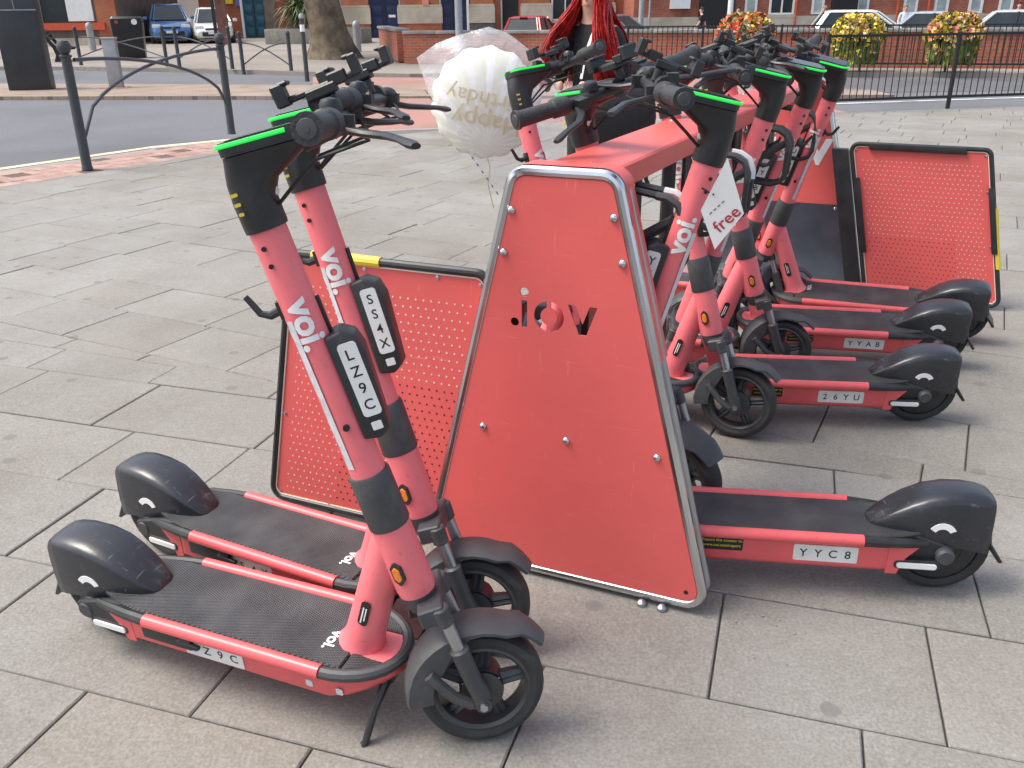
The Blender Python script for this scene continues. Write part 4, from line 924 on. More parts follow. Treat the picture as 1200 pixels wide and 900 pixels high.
    if hairlen:
        st = MB()
        for i in range(1700):
            t_ = rs.uniform(-226, 46); ca, sa = math.cos(R_(t_)), math.sin(R_(t_)); rad = rs.uniform(.86, 1.08)
            p0 = hc+Vector((.085*k*ca*.9*rad, -.01*k+.09*k*sa*rad, rs.uniform(.03, .09)*k)); out = Vector((ca, sa, 0)); L_ = hairlen*rs.uniform(.75, 1.05)
            sway = rs.uniform(-.014, .014); P_ = []
            for j in range(7):
                u = j/6; sp_ = .030+.085*min(1, u*1.5)*(1 if abs(ca) > .35 else .55); fr = .12*max(0, min(1, (u-.25)/.45)) if sa > -.35 else 0
                P_.append(p0+Vector((out.x*sp_*u*1.5, out.y*sp_*u*.9+fr+.01*math.sin(9*u+i), -L_*u))+Vector((sway*math.sin(7*u+i*.7), 0, 0)))
            st.tube(P_, [.0045, .0052, .0052, .005, .0045, .0035, .0015], 3)
        q = st.obj('hair_lock', hair, root); q['kind'] = 'stuff'
    return root, b
REDH = mat('red_hair', (.30, .013, .011), .5, var=.5, scale=30, spec=.3)
BLKT = mat('black_knit', (.018, .018, .02), .8, var=.3, scale=30, bump=.3, bscale=200); BLKJ = mat('dark_trousers', (.02, .021, .025), .8, var=.3)
WX, WY = .47, 5.25
wo_, wb = person('person', 'woman with long red hair, black top and white lanyard behind the rack', (WX, WY, 0), R_(146), 1.50, BLKT, BLKJ, REDH, arms='hold', hairlen=.50)
lan = MB()
lan.tube([(-.058, .02, 1.30), (-.062, .085, 1.25), (-.035, .130, 1.13), (-.012, .140, .99)], .011, 6, flat=.3, upv=(0, 1, 0))
lan.obj('lanyard', WHITE, wo_)
# black shoulder bag she carries
bagr = thing('shoulder_bag', 'black shoulder bag hanging in front of the woman with red hair', 'bag', (.60, 4.98, .66), R_(8))
rings = []
for i, (z, hw_, hd) in enumerate(((0, .15, .05), (.02, .19, .075), (.14, .20, .085), (.26, .19, .075), (.30, .18, .045), (.305, .17, .02))):
    rings.append([(x, y, z) for x, y in rrect(2*hw_, 2*hd, min(hd*.8, .06), 4)])
MB().loft(rings).obj('bag_body', BLKT, bagr)
MB().tube([(-.13, 0, .28), (-.12, .02, .38), (-.05, .05, .45), (.05, .05, .45), (.12, .02, .38), (.13, 0, .28)], .012, 8, flat=.4).obj('strap', BLKJ, bagr)
# ------------------------------------------------------------------ balloon in a clear bag
FOIL = mat('foil_balloon', (.80, .80, .74), .28, var=.04, scale=4, spec=.6)
def foil_rays(m):        # printed rays fanning out from the balloon's foot
    t = m.node_tree; L = t.links; N = t.nodes.new; b = t.nodes['Principled BSDF']; tc = N('ShaderNodeTexCoord'); sx = N('ShaderNodeSeparateXYZ'); L.new(tc.outputs['Object'], sx.inputs[0])
    az_ = N('ShaderNodeMath'); az_.operation = 'ADD'; az_.inputs[1].default_value = .16; L.new(sx.outputs['Z'], az_.inputs[0])
    at2 = N('ShaderNodeMath'); at2.operation = 'ARCTAN2'; L.new(sx.outputs['X'], at2.inputs[0]); L.new(az_.outputs[0], at2.inputs[1])
    mu = N('ShaderNodeMath'); mu.operation = 'MULTIPLY'; mu.inputs[1].default_value = 26; L.new(at2.outputs[0], mu.inputs[0]); sn = N('ShaderNodeMath'); sn.operation = 'SINE'; L.new(mu.outputs[0], sn.inputs[0])
    r = N('ShaderNodeValToRGB'); r.color_ramp.elements[0].position = .2; r.color_ramp.elements[1].position = .6; r.color_ramp.elements[0].color = (.82, .81, .68, 1); r.color_ramp.elements[1].color = (.90, .90, .88, 1)
    L.new(sn.outputs[0], r.inputs[0]); L.new(r.outputs[0], b.inputs['Base Color'])
foil_rays(FOIL)
bal = thing('foil_balloon', 'round white foil balloon with gold script inside a clear plastic bag', 'balloon', (-.105, 4.25, .945))
bal.scale = (1.27, 1, 1.16)
rings = []; NB = 48
prof = [(-.075, .02), (-.072, .08), (-.055, .15), (-.025, .195), (0, .213), (.025, .195), (.055, .15), (.072, .08), (.075, .02)]
for y, r_ in prof:
    rings.append([(r_*(1+(.035 if abs(y) < .04 else .012)*math.sin(a*14))*math.cos(a)*.93, y+(.004*math.sin(a*14) if r_ > .1 else 0), r_*(1+(.03 if abs(y) < .04 else .01)*math.sin(a*14))*math.sin(a)) for a in [2*math.pi*i/NB for i in range(NB)]])
MB().loft(rings).obj('balloon_skin', FOIL, bal, ang=70)
GOLD = mat('gold_print', (.70, .57, .30), .4, metal=.3, var=.15)
for s_, zz, sz in (('Happy', -.055, .10), ('Birthday', .03, .085)):
    v_, f_ = slice_text(*text(s_, sz, .0), .02); out = []
    for x, y, _ in v_:
        c_, s2 = math.cos(R_(168)), math.sin(R_(168)); X = c_*x-s2*y; Z = s2*x+c_*y+zz; rr = math.hypot(X/.93, Z)
        yy = -(.0755-.52*max(0, rr-.03)**2*1.0) if rr < .15 else -(.0755-.52*.0144-(rr-.15)*.55)
        out.append((X, yy-.006, Z))
    MB().add(out, f_).obj('balloon_lettering', GOLD, bal, smooth=False)
MB().tube([(.0, 0, -.21), (.01, .0, -.25), (.0, .02, -.32), (.02, .01, -.42)], .0022, 5).obj('balloon_ribbon', GOLD, bal)
FILM = bpy.data.materials.new('clear_film'); FILM.use_nodes = True
def film(m):
    t = m.node_tree; L = t.links; N = t.nodes.new; b = t.nodes['Principled BSDF']; out = t.nodes['Material Output']
    tr = N('ShaderNodeBsdfTransparent'); mx = N('ShaderNodeMixShader'); fr = N('ShaderNodeLayerWeight'); fr.inputs[0].default_value = .35
    tc = N('ShaderNodeTexCoord'); n = N('ShaderNodeTexNoise'); n.inputs['Scale'].default_value = 7; n.inputs['Detail'].default_value = 5; n.inputs['Distortion'].default_value = 1.2; L.new(tc.outputs['Object'], n.inputs['Vector'])
    bp = N('ShaderNodeBump'); bp.inputs['Strength'].default_value = .8; bp.inputs['Distance'].default_value = .03; L.new(n.outputs['Fac'], bp.inputs['Height']); L.new(bp.outputs[0], b.inputs['Normal'])
    mr = N('ShaderNodeMapRange'); mr.inputs[1].default_value = .3; mr.inputs[2].default_value = .75; mr.inputs[3].default_value = .08; mr.inputs[4].default_value = .27; L.new(n.outputs['Fac'], mr.inputs[0])
    ad = N('ShaderNodeMath'); ad.operation = 'MULTIPLY_ADD'; ad.inputs[1].default_value = .40; ad.use_clamp = True; L.new(fr.outputs['Facing'], ad.inputs[0]); L.new(mr.outputs[0], ad.inputs[2])
    b.inputs['Base Color'].default_value = (.9, .91, .93, 1); b.inputs['Roughness'].default_value = .12; b.inputs['Specular IOR Level'].default_value = .8
    L.new(ad.outputs[0], mx.inputs[0]); L.new(tr.outputs[0], mx.inputs[1]); L.new(b.outputs[0], mx.inputs[2]); L.new(mx.outputs[0], out.inputs[0])
film(FILM)
bg_ = thing('plastic_bag', 'crumpled clear plastic bag round the white balloon', 'bag', (-.06, 4.25, .52))
bg_.scale = (1.12, 1.05, 1.04)
OUT = [(-.318, .602), (-.235, .66), (-.155, .69), (-.023, .725), (.05, .70), (.09, .67), (.14, .63), (.19, .59), (.25, .50), (.285, .40), (.29, .28), (.28, .16), (.20, .06), (.12, .02), (.04, 0), (-.05, .09), (-.14, .215), (-.22, .34), (-.275, .46)]
vs = []; fs = []; rs = random.Random(5); ctr = (0.0, .42); NR = 7; n = len(OUT)
for sgn in (-1, 1):
    for k in range(NR+1):
        u = k/NR
        for i, (x, z) in enumerate(OUT):
            X, Z = ctr[0]+(x-ctr[0])*u, ctr[1]+(z-ctr[1])*u
            d = math.hypot((X+.025)/.22, (Z-.43)/.23); th = .105*max(0, 1-min(1, d*.72)**2.2)+.012*(1-u)+.004
            th += rs.uniform(-.013, .013)*(1 if .25 < u < .99 else .2)*(1 if d > .75 else .12)
            vs.append((X, sgn*th if u < 1 else sgn*.0005, Z))
off = 0
for h_ in range(2):
    for k in range(NR):
        for i in range(n):
            q = (h_*(NR+1)*n+k*n+i, h_*(NR+1)*n+k*n+(i+1) % n, h_*(NR+1)*n+(k+1)*n+(i+1) % n, h_*(NR+1)*n+(k+1)*n+i); fs.append(q)
bo_ = MB().add(vs, fs).obj('bag_film', FILM, bg_, ang=180)
BLUEP = mat('blue_print', (.05, .08, .35), .5)
for i in range(15):
    u = i/14; x = -.285+(.0+.285)*u*1.0-.004; z = .47-.45*u
    if i in (2, 5): continue
    L_ = .024 if i < 6 else .014
    MB().tube([(x, -.012, z), (x+L_*.55, -.012, z-L_*.8)], .0028 if i < 6 else .005, 4, flat=.5).obj('bag_print', BLUEP if i > 4 else INK, bg_)
# ================================================================== STREET BEHIND
# --- arched hoop barrier by the plaza
def bollard_round(h, r=.045, ball=.062):
    return MB().lathe([(r*1.15, 0), (r*1.1, .02), (r, .04), (r*.96, h-.10), (r*1.2, h-.095), (r*1.2, h-.080), (r*.7, h-.07), (ball*.75, h-.055), (ball, h-.02), (ball*.95, h+.012), (ball*.7, h+.042), (.001, h+.056)], 18)
barr = thing('barrier', 'grey iron barrier of two ball-topped posts with crossing arched bars', 'barrier', (-4.01, 8.51, 0))
p0, p1 = Vector((0, 0, 0)), Vector((-3.40+4.01, 11.14-8.51, 0))
for p in (p0, p1):
    o = bollard_round(1.10).obj('post', IRON, barr); o.location = p
for a, b in ((p0, p1), (p1, p0)):
    pts = []
    for i in range(15):
        u = i/14; q = a+(b-a)*(.02+.96*u); pts.append((q.x, q.y, .30+.68*math.sqrt(max(0, 1-(1-u)**2))))
    o = MB().tube(pts, .017, 8).obj('arched_bar', IRON, barr)
    if a is p1: o.location = Vector((.04, -.01, 0))
def low_barrier(pts, label, grp):
    b_ = thing('barrier', label, 'barrier', (pts[0][0], pts[0][1], gzz(*pts[0])+.0), 0, grp); o0 = Vector((pts[0][0], pts[0][1], 0))
    me = bollard_round(1.0, .05, .055).mesh('post', IRON)
    for p in pts: o = link('post', me, b_); o.location = Vector((p[0], p[1], 0))-o0
    for a, c in zip(pts[:-1], pts[1:]):
        A, B = Vector((*a, 0))-o0, Vector((*c, 0))-o0
        for q, r in ((A, B), (B, A)):
            MB().tube([tuple(q+(r-q)*(.03+.94*i/10)+Vector((0, 0, .25+.52*math.sin(i/10*math.pi/2)))) for i in range(11)], .017, 6).obj('arched_bar', IRON, b_)
    return b_
low_barrier([(-12.41, 27.2), (-9.48, 26.0)], 'far dark barrier with crossing arches nearest the black bin', None)
low_barrier([(-9.0, 25.6), (-7.25, 24.55)], 'far dark barrier with crossing arches in front of the white car', None)
low_barrier([(-6.9, 24.3), (-5.55, 23.85)], 'far dark barrier with crossing arches beside the slim post', None)
# slim post with a white band
t = thing('slim_post', 'slim grey post with a white band and white cap', 'post', (-4.42, 20.41, -.01))
MB().lathe([(.055, 0), (.05, .05), (.048, 1.28)], 14).obj('shaft', IRON, t); MB().lathe([(.052, 1.02), (.052, 1.16)], 14, cap=False).obj('band', WHITE, t); MB().lathe([(.056, 1.28), (.06, 1.32), (.045, 1.37), (.001, 1.39)], 14).obj('cap', TSTEEL, t)
# tall black cabinet on the median, cut by the picture's left edge
t = thing('street_cabinet', 'tall black street cabinet at the left edge', 'cabinet', (-9.75, 19.0, -.01), R_(12))
MB().box((0, 0, .95), (.80, .42, 1.90)).obj('cabinet_body', mat('cabinet_paint', (.03, .033, .038), .4, var=.2, scale=3, bump=.05, bscale=30), t, bevel=.03)
MB().box((0, -.218, 1.50), (.82, .012, .02)).obj('trim', TSTEEL, t); MB().box((.02, -.218, 1.72), (.012, .012, .4)).obj('trim', TSTEEL, t)
t = thing('utility_pillar', 'pale grey utility pillar beside the black cabinet', 'pillar', (-8.14, 19.28, -.01), R_(8))
MB().box((0, 0, .47), (.26, .20, .94)).obj('pillar_body', TSTEEL, t, bevel=.012); MB().box((0, 0, .955), (.29, .23, .035)).obj('lid', TSTEEL, t, bevel=.008)
MB().box((.0, -.1, .003), (.55, .35, .012)).obj('base_slab', REDT, t)
# litter bin
def on(x, y): return (x, y, gzz(x, y))
t = thing('litter_bin', 'black litter bin with a white round opening on the far pavement', 'bin', on(-12.4, 31.0), R_(14))
BINM = mat('bin_black', (.012, .013, .016), .35, var=.2)
MB().loft([[(x, y, z) for x, y in rrect(w_, d_, .06, 3)] for z, w_, d_ in ((0, .82, .5), (.05, .86, .54), (1.05, .96, .6), (1.20, .95, .6), (1.27, .85, .5))]).obj('bin_body', BINM, t)
MB().lathe([(.09, 0), (.09, .02)], 14, TR(.26, -.30, 1.1) @ RX(90)).obj('opening_plate', WHITE, t)
MB().lathe([(.06, 0), (.06, .015)], 14, TR(-.28, -.30, 1.1) @ RX(90)).obj('badge', mat('bin_badge', (.35, .05, .04), .5), t)
# round grey bollards
for (x, y, lab) in ((-16.3, 37.0, 'round grey bollard beside the blue car'), (-15.2, 30.5, 'round grey bollard left of the black curved bench'), (-5.35, 33.5, 'round grey bollard right of the tree trunk')):
    o = MB().lathe([(.13, 0), (.13, .85), (.135, .87), (.13, .93), (.09, 1.0), (.001, 1.03)], 16).obj('bollard', TSTEEL); o.location = on(x, y); tag(o, lab, 'bollard', 'round grey bollards')
# curved black bench seen end on
t = thing('bench', 'black curved metal bench on the far pavement', 'bench', on(-14.0, 29.8), R_(20))
prof = [(-.6, .95), (-.42, .80), (-.28, .58), (-.18, .46), (.10, .40), (.34, .42), (.36, .36), (.10, .33), (-.10, .30), (-.02, .1), (.05, 0), (-.3, 0), (-.22, .2), (-.28, .40), (-.42, .62), (-.64, .88)]
for i, yy in enumerate((-.8, .75)):
    MB().prism(prof, .05, frame((0, yy, 0), (1, 0, 0), (0, 0, 1), (0, -1, 0))).obj('end_frame', BINM, t, smooth=False)
for k in range(4): MB().box((-.14+.13*k, 0, .435-.012*k), (.10, 1.55, .03)).obj('slat', BINM, t)
for k in range(3): MB().box((-.36-.075*k, 0, .66+.1*k), (.03, 1.55, .08)).obj('slat', BINM, t)
# sign post with a brown board, close behind the second ball-topped post
t = thing('sign_post', 'black sign post carrying a narrow brown board', 'sign', on(-9.15, 30.2))
MB().box((-.15, 0, 1.5), (.09, .09, 3.0)).obj('post', BINM, t); MB().box((.10, 0, 1.65), (.34, .05, 2.5)).obj('board', noise_mat('brown_board', (.12, .05, .04), (.2, .1, .08), 4), t)
# ------------------------------------------------------------------ tree
BARK = noise_mat('bark', (.13, .10, .07), (.24, .19, .13), 6, (.085, .065, .045), 2.5, bump=1.0, bscale=14)
LEAF = mat('leaf_green', (.06, .10, .025), .6, var=.4, scale=3)
t = thing('street_tree', 'thick tree trunk on the far pavement', 'tree', on(-5.5, 29.2))
rings = []
for z, r_, dx in ((-.1, .86, .06), (.1, .74, .05), (.35, .62, .02), (.8, .56, -.05), (1.5, .52, -.16), (2.5, .49, -.30), (4.0, .44, -.42), (5.5, .36, -.5)):
    rings.append([(dx+r_*math.cos(a)*(1+.10*math.sin(5*a+z)+(.12*math.sin(9*a) if z < .4 else .03*math.sin(9*a+2*z))), r_*math.sin(a)*(1+.07*math.sin(4*a+1.3*z)), z) for a in [2*math.pi*i/36 for i in range(36)]])
MB().loft(rings).obj('trunk', BARK, t, ang=80)
rs = random.Random(2); tips = []
for k in range(9):
    a = 2*math.pi*k/9+rs.uniform(-.2, .2); L_ = rs.uniform(2.2, 3.6); e = rs.uniform(.5, 1.1); p = Vector((-.45, 0, rs.uniform(4.2, 5.3)))
    d = Vector((math.cos(a)*math.cos(e), math.sin(a)*math.cos(e), math.sin(e))); q = p+d*L_*.5+Vector((0, 0, .2)); r = p+d*L_+Vector((0, 0, .7)); tips.append(r)
    MB().tube([p, q, r], [.19, .13, .05], 8).obj('limb', BARK, t)
crown = MB()
for i in range(6500):
    c_ = rs.choice(tips); g = Vector((rs.gauss(0, 1), rs.gauss(0, 1), rs.gauss(0, .75)))*1.05; p = c_+g; s_ = rs.uniform(.10, .2); u = Vector((rs.gauss(0, 1), rs.gauss(0, 1), rs.gauss(0, 1))).normalized(); v = u.cross(Vector((rs.gauss(0, 1), rs.gauss(0, 1), rs.gauss(0, 1)))).normalized()
    crown.add([tuple(p+u*s_), tuple(p+v*s_*.5), tuple(p-u*s_), tuple(p-v*s_*.5)], [(0, 1, 2, 3)])
q = crown.obj('crown', LEAF, t, smooth=False)
# palm-like cordyline in a low wall planter
SPIKE = mat('spike_leaf', (.10, .14, .05), .5, var=.4, scale=2)
t = thing('planter_wall', 'low grey stone planter wall under the spiky plant', 'planter', on(-8.75, 41.0), R_(-6))
MB().box((.3, .9, .30), (4.3, 1.8, .62)).obj('wall', noise_mat('planter_stone', (.2, .19, .165), (.28, .265, .235), 4), t, bevel=.02); MB().box((.3, .9, .625), (4.0, 1.5, .03)).obj('soil', BEDM, t)
t = thing('spiky_plant', 'spiky green cordyline in the low stone planter', 'plant', (-9.2, 42.0, gz(42)+.6))
MB().tube([(0, 0, 0), (.03, 0, .5), (0, 0, 1.0)], [.14, .11, .09], 10).obj('trunk', BARK, t)
lf = MB(); rs = random.Random(9)
for i in range(520):
    a = rs.uniform(0, 6.283); e = rs.uniform(-.9, 1.35); L_ = rs.uniform(.9, 1.5); d = Vector((math.cos(a)*math.cos(e), math.sin(a)*math.cos(e), math.sin(e))); b0 = Vector((rs.uniform(-.25, .6)*1.0, rs.uniform(-.3, .3), rs.uniform(.75, 1.15))); w_ = Vector((-d.y, d.x, 0)).normalized()*.035
    m_ = b0+d*L_*.55+Vector((0, 0, .02)); e_ = b0+d*L_-Vector((0, 0, .22*L_)); lf.add([tuple(b0-w_*.6), tuple(b0+w_*.6), tuple(m_+w_), tuple(e_), tuple(m_-w_)], [(0, 1, 2, 4), (4, 2, 3)])
q = lf.obj('leaf', SPIKE, t, smooth=False); q['kind'] = 'stuff'
# ------------------------------------------------------------------ low brick wall with coping
def wall_seg(name, label, a, b, h, th=.33, cope=.06):
    A, B = Vector(a), Vector(b); d = B-A; L_ = d.length; t = thing(name, label, 'wall', (A.x, A.y, gzz(*a)-.03), math.atan2(d.y, d.x))
    MB().box((L_/2, th/2, h/2), (L_, th, h)).obj('brickwork', BRICK, t)
    n = max(1, int(L_/1.0))
    me = MB().box((0, 0, 0), (L_/n-.012, th+.10, cope*1.4)).mesh('coping_stone', CONC, bevel=.018)
    for i in range(n):
        o = link('coping_stone', me, t); o.location = ((i+.5)*L_/n, th/2, h+cope*.7)
    return t
wall_seg('brick_wall', 'long low red brick wall with pale coping across the street', (-2.95, 26.5), (16, 19.85), .80)
wall_seg('brick_wall', 'short return of the low brick wall, running back beside the tree', (-4.5, 33.0), (-3.15, 26.75), .80)
# ------------------------------------------------------------------ railings
def railing(label, a, b, npan, h, z, bars, rb, post_r, group):
    A, B = Vector((*a, z)), Vector((*b, z)); d = (B-A); L_ = d.length; rz = math.atan2(d.y, d.x); t = thing('railing', label, 'railing', tuple(A), rz, None); w_ = L_/npan
    pm = MB().box((0, 0, h/2), (post_r*2, post_r*2, h)).mesh('post', FENCEM, bevel=.006, seg=1); bm_ = MB().tube([(0, 0, .17), (0, 0, h-.05)], rb, 6).mesh('bar', FENCEM)
    for i in range(npan+1): o = link('post', pm, t); o.location = (i*w_, 0, 0)
    for i in range(npan):
        for zz in (h-.035, .165): MB().box((i*w_+w_/2, 0, zz), (w_-post_r*2, .035, .035)).obj('rail', FENCEM, t)
        for k in range(bars): o = link('bar', bm_, t); o.location = (i*w_+w_*(k+1)/(bars+1), 0, 0)
railing('near black railing at the plaza edge on the right', (4.33, 12.72), (8.25, 13.53), 2, 1.03, 0, 18, .0075, .024, None)
railing('near black railing running out of the picture on the right', (8.30, 13.54), (12.2, 14.36), 2, 1.03, 0, 18, .0075, .024, None)
railing('far black railing in front of the low brick wall', (1.2, 23.25), (13.0, 19.42), 7, 1.0, .03, 14, .010, .025, None)
# hanging flower baskets on the near railing
STEMG = mat('basket_green', (.13, .17, .03), .6, var=.5, scale=4)
FL = [mat('petal_%d' % i, c, .5, var=.25, scale=9) for i, c in enumerate([(.75, .10, .05), (.80, .45, .10), (.78, .55, .35), (.75, .60, .06), (.70, .22, .16)])]
def basket(label, loc, r, cols, seed):
    t = thing('flower_trough', label, 'flowers', loc, 0, None); rs = random.Random(seed)
    MB().lathe([(.05, -.34*r/.5), (r*.45, -.28*r/.5), (r*.6, -.1*r/.5), (r*.62, 0)], 16).obj('trough', BINM, t)
    g = MB(); F_ = [MB() for _ in FL]
    for i in range(1900):
        a = rs.uniform(0, 6.283); u = rs.random()**.5; z = (rs.uniform(-.1, .85) if rs.random() < .62 else rs.uniform(-.95, -.1))*r; rr = r*math.sqrt(max(.05, 1-(z/r/.95)**2))*(.72+.28*u) if z > -.1*r else r*(.82+.12*u+.2*z/r)
        p = Vector((rr*math.cos(a)*1.12, rr*math.sin(a)*.8, z)); s_ = rs.uniform(.022, .042)*r/.4
        n_ = Vector((rs.gauss(0, 1), rs.gauss(0, 1), rs.gauss(0, 1))).normalized(); v = n_.orthogonal().normalized(); w_ = n_.cross(v)
        if rs.random() < (.55 if z > -.15*r else .16):
            k = rs.choice(cols); s_ *= 1.15; F_[k].add([tuple(p+v*s_), tuple(p+w_*s_), tuple(p-v*s_), tuple(p-w_*s_)], [(0, 1, 2, 3)])
        else:
            L_ = s_*(1.3 if z > -.2*r else 2.6); dn = Vector((0, 0, -1)) if z < -.2*r else v; g.add([tuple(p+dn*L_), tuple(p+w_*s_*.6), tuple(p-dn*L_), tuple(p-w_*s_*.6)], [(0, 1, 2, 3)])
    q = g.obj('foliage', STEMG, t, smooth=False); q['kind'] = 'stuff'
    for k, f in enumerate(F_):
        if f.v: q = f.obj('petals', FL[k], t, smooth=False); q['kind'] = 'stuff'
basket('hanging basket of red and pink flowers, leftmost of three', (5.45, 21.75, .76), .60, (0, 0, 1, 2, 2, 3, 4), 1)
basket('hanging basket of yellow and orange flowers, middle of three', (7.78, 21.0, .76), .54, (3, 3, 1, 2), 2)
basket('hanging basket of pale orange flowers, rightmost of three', (9.65, 20.4, .76), .56, (1, 2, 3, 4), 3)
# ------------------------------------------------------------------ lamp posts and poles
def pole(name, label, x, y, r, h, m_, cat='pole'):
    t = thing(name, label, cat, on(x, y)); MB().lathe([(r*1.5, 0), (r*1.5, .55), (r*1.1, .62), (r, .7), (r*.8, h)], 14).obj('shaft', m_, t); MB().lathe([(r*1.55, .56), (r*1.55, .60)], 14).obj('collar', m_, t); MB().tube([(0, 0, h-.05), (.2, 0, h+.2), (.8, 0, h+.3)], r*.6, 8).obj('arm', m_, t); MB().box((1.0, 0, h+.3), (.5, .2, .1)).obj('lantern', DGREY, t, bevel=.02)
GREYP = mat('lamp_paint', (.30, .32, .34), .45, var=.1)
pole('lamp_post', 'grey lamp post rising behind the balloon', -1.32, 25.6, .10, 6, GREYP, 'lamp post')
pole('lamp_post', 'pale pole behind the wall, beside the walking person in black', 9.1, 39.0, .12, 6, mat('white_pole', (.7, .7, .68), .5), 'lamp post')
pole('lamp_post', 'grey blue pole behind the wall, right of the woman', 5.6, 40.0, .11, 6, GREYP, 'lamp post')
pole('lamp_post', 'thin white pole in front of the teal doors', -14.4, 47.0, .09, 6, mat('white_pole', (.7, .7, .68), .5), 'lamp post')
# ------------------------------------------------------------------ buildings
STONE = noise_mat('stone_band', (.46, .40, .31), (.56, .50, .40), 3, (.36, .31, .24), .8)
GREYB = noise_mat('grey_plinth', (.11, .105, .10), (.16, .15, .145), 5)
GLASS = mat('window_glass', (.03, .04, .045), .14, var=.3, scale=1.2, spec=.28)
GLASSL = mat('bright_glass', (.35, .40, .40), .12, var=.4, scale=1.5)
BLUED = mat('navy_door', (.012, .022, .075), .4, var=.15); TEALD = mat('teal_door', (.02, .09, .13), .4, var=.15)
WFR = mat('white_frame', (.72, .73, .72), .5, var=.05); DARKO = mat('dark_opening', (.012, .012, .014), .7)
REDF = mat('orange_red_frame', (.55, .08, .03), .5, var=.1); BRST = mat('grey_brown_stone', (.14, .11, .09), .8, var=.25, scale=3)
def building(label, x0, x1, y, h, wallm, rz=0, depth=8, zb=0):
    t = thing('building', label, 'building', ((x0+x1)/2, y, gz(y, (x0+x1)/2)-.3+zb+(.25 if x0 > -12 else 0)), R_(rz)); W_ = x1-x0
    MB().box((0, depth/2, h/2), (W_, depth, h)).obj('wall', wallm, t)
    MB().box((0, depth/2, h+.12), (W_+.4, depth+.4, .24)).obj('cornice', STONE, t)
    t['W'] = W_; return t
def bx_(t, name, x, z, w_, h_, m_, d=.12, out=.0):
    return MB().box((x, -d/2+.04-out, z), (w_, d, h_)).obj(name, m_, t, smooth=False)
def window(t, x, z, w_, h_, m_=None, fr=None, mul=1, sill=True):
    o = bx_(t, 'window', x, z, w_, h_, m_ or GLASS, .06)
    f = fr or WFR
    for s_ in (-1, 1):
        MB().box((x+s_*(w_/2-.04), -.045, z), (.09, .10, h_)).obj('frame', f, o); MB().box((x, -.045, z+s_*(h_/2-.04)), (w_-.18, .10, .08)).obj('frame', f, o)
    for k in range(mul): MB().box((x-w_/2+w_*(k+1)/(mul+1), -.045, z), (.06, .09, h_-.16)).obj('frame', f, o)
    if sill: MB().box((x, -.08, z-h_/2-.06), (w_+.2, .22, .10)).obj('sill', STONE, o)
    return o
def door(t, x, w_, h_, m_, zb, panels=True, letter=True):
    o = bx_(t, 'door', x, zb+h_/2, w_, h_, m_, .08)
    MB().box((x, -.09, zb+h_/2), (.04, .03, h_)).obj('meeting_stile', INK, o)
    for s_ in (-1, 1):
        for k in range(4):
            if panels: MB().box((x+s_*w_/4, -.062, zb+.3+.55*k), (w_*.34, .03, .40)).obj('panel', m_, o, bevel=.02)
    if letter: MB().box((x+w_*.22, -.085, zb+1.15), (.34, .02, .12)).obj('letter_plate', WHITE, o)
    for s_ in (-1, 1): MB().box((x+s_*(w_/2+.06), -.06, zb+h_/2), (.12, .12, h_)).obj('jamb', WFR, o)
    return o
def pier(t, x, w_, zb, low):
    bx_(t, 'pier', x, zb+2.6, w_, 5.2, BRICKB, .18); bx_(t, 'pier_base', x, zb+.42, w_+.08, .84, low, .24); bx_(t, 'pier_band', x, zb+1.22, w_+.16, .76, STONE, .30); bx_(t, 'pier_moulding', x, zb+1.66, w_+.10, .10, STONE, .26)
# long brick building with navy doors behind the wall
YB = 48.0; pxs = lambda px, Y: (px-600)/1030.2*(.921*Y+.2)+.0045*Y
t = building('long red brick building with stone bands and navy double doors', pxs(402, YB), pxs(740, YB), YB, 7.5, BRICKB, 0); cx0 = t.location.x
L = lambda px: pxs(px, YB)-cx0
for px, w_, low in ((418, 1.35, BRICKB), (493, 2.1, BRICKB), (565, 1.15, GREYB), (628, 1.4, GREYB), (700, 1.6, GREYB)): pier(t, L(px), w_, .3, low)
door(t, L(452), 1.6, 3.0, BLUED, .35); door(t, L(531), 1.4, 3.0, BLUED, .35)
bx_(t, 'doorway', L(597), 1.9, .9, 3.2, DARKO, .06); window(t, L(662), 2.3, 1.4, 2.2, GLASS, None, 1)
bx_(t, 'notice', L(500), 2.15, .32, .30, mat('notice_pink', (.75, .25, .2), .6), .2, .1)
for px in (470, 517, 588): MB().tube([(L(px), -.12, .2), (L(px), -.12, 6.5)], .05, 8).obj('drainpipe', GREYP, t)
for px in (440, 520, 600, 680): window(t, L(px), 5.4, 1.5, 2.0, GLASS, None, 1)
YC = 44.0
t = building('long brick building with stone base and tall white windows on the right', pxs(742, YC), pxs(1290, YC), YC, 7.5, BRICK, 0); cx0 = t.location.x
L = lambda px: pxs(px, YC)-cx0
W_ = t['W']; bx_(t, 'plinth', 0, .47, W_, .94, GREYB, .16); bx_(t, 'stone_band', 0, 1.22, W_, .54, STONE, .22)
bx_(t, 'doorway', L(838), 1.9, 1.6, 3.4, DARKO, .3); bx_(t, 'panel', L(795), 2.5, .9, 1.3, WFR, .3); window(t, L(914), 2.45, 1.15, 1.8, GLASS, WFR, 1); bx_(t, 'doorway', L(986), 2.0, 1.15, 3.4, DARKO, .3)
for px in (878, 956, 1008): window(t, L(px), 2.45, .55, 1.8, GLASSL, WFR, 0, False)
for px in (1064, 1100, 1140, 1175, 1210): window(t, L(px), 2.42, .62, 1.8, GLASSL, WFR, 0, True)
for px in (760, 930, 1048, 1084, 1190): MB().tube([(L(px), -.16, .2), (L(px), -.16, 6.8)], .05, 8).obj('drainpipe', GREYP if px < 800 else REDF, t)
for px in range(770, 1280, 60): window(t, L(px), 5.6, 1.2, 1.8, GLASS, WFR, 1)
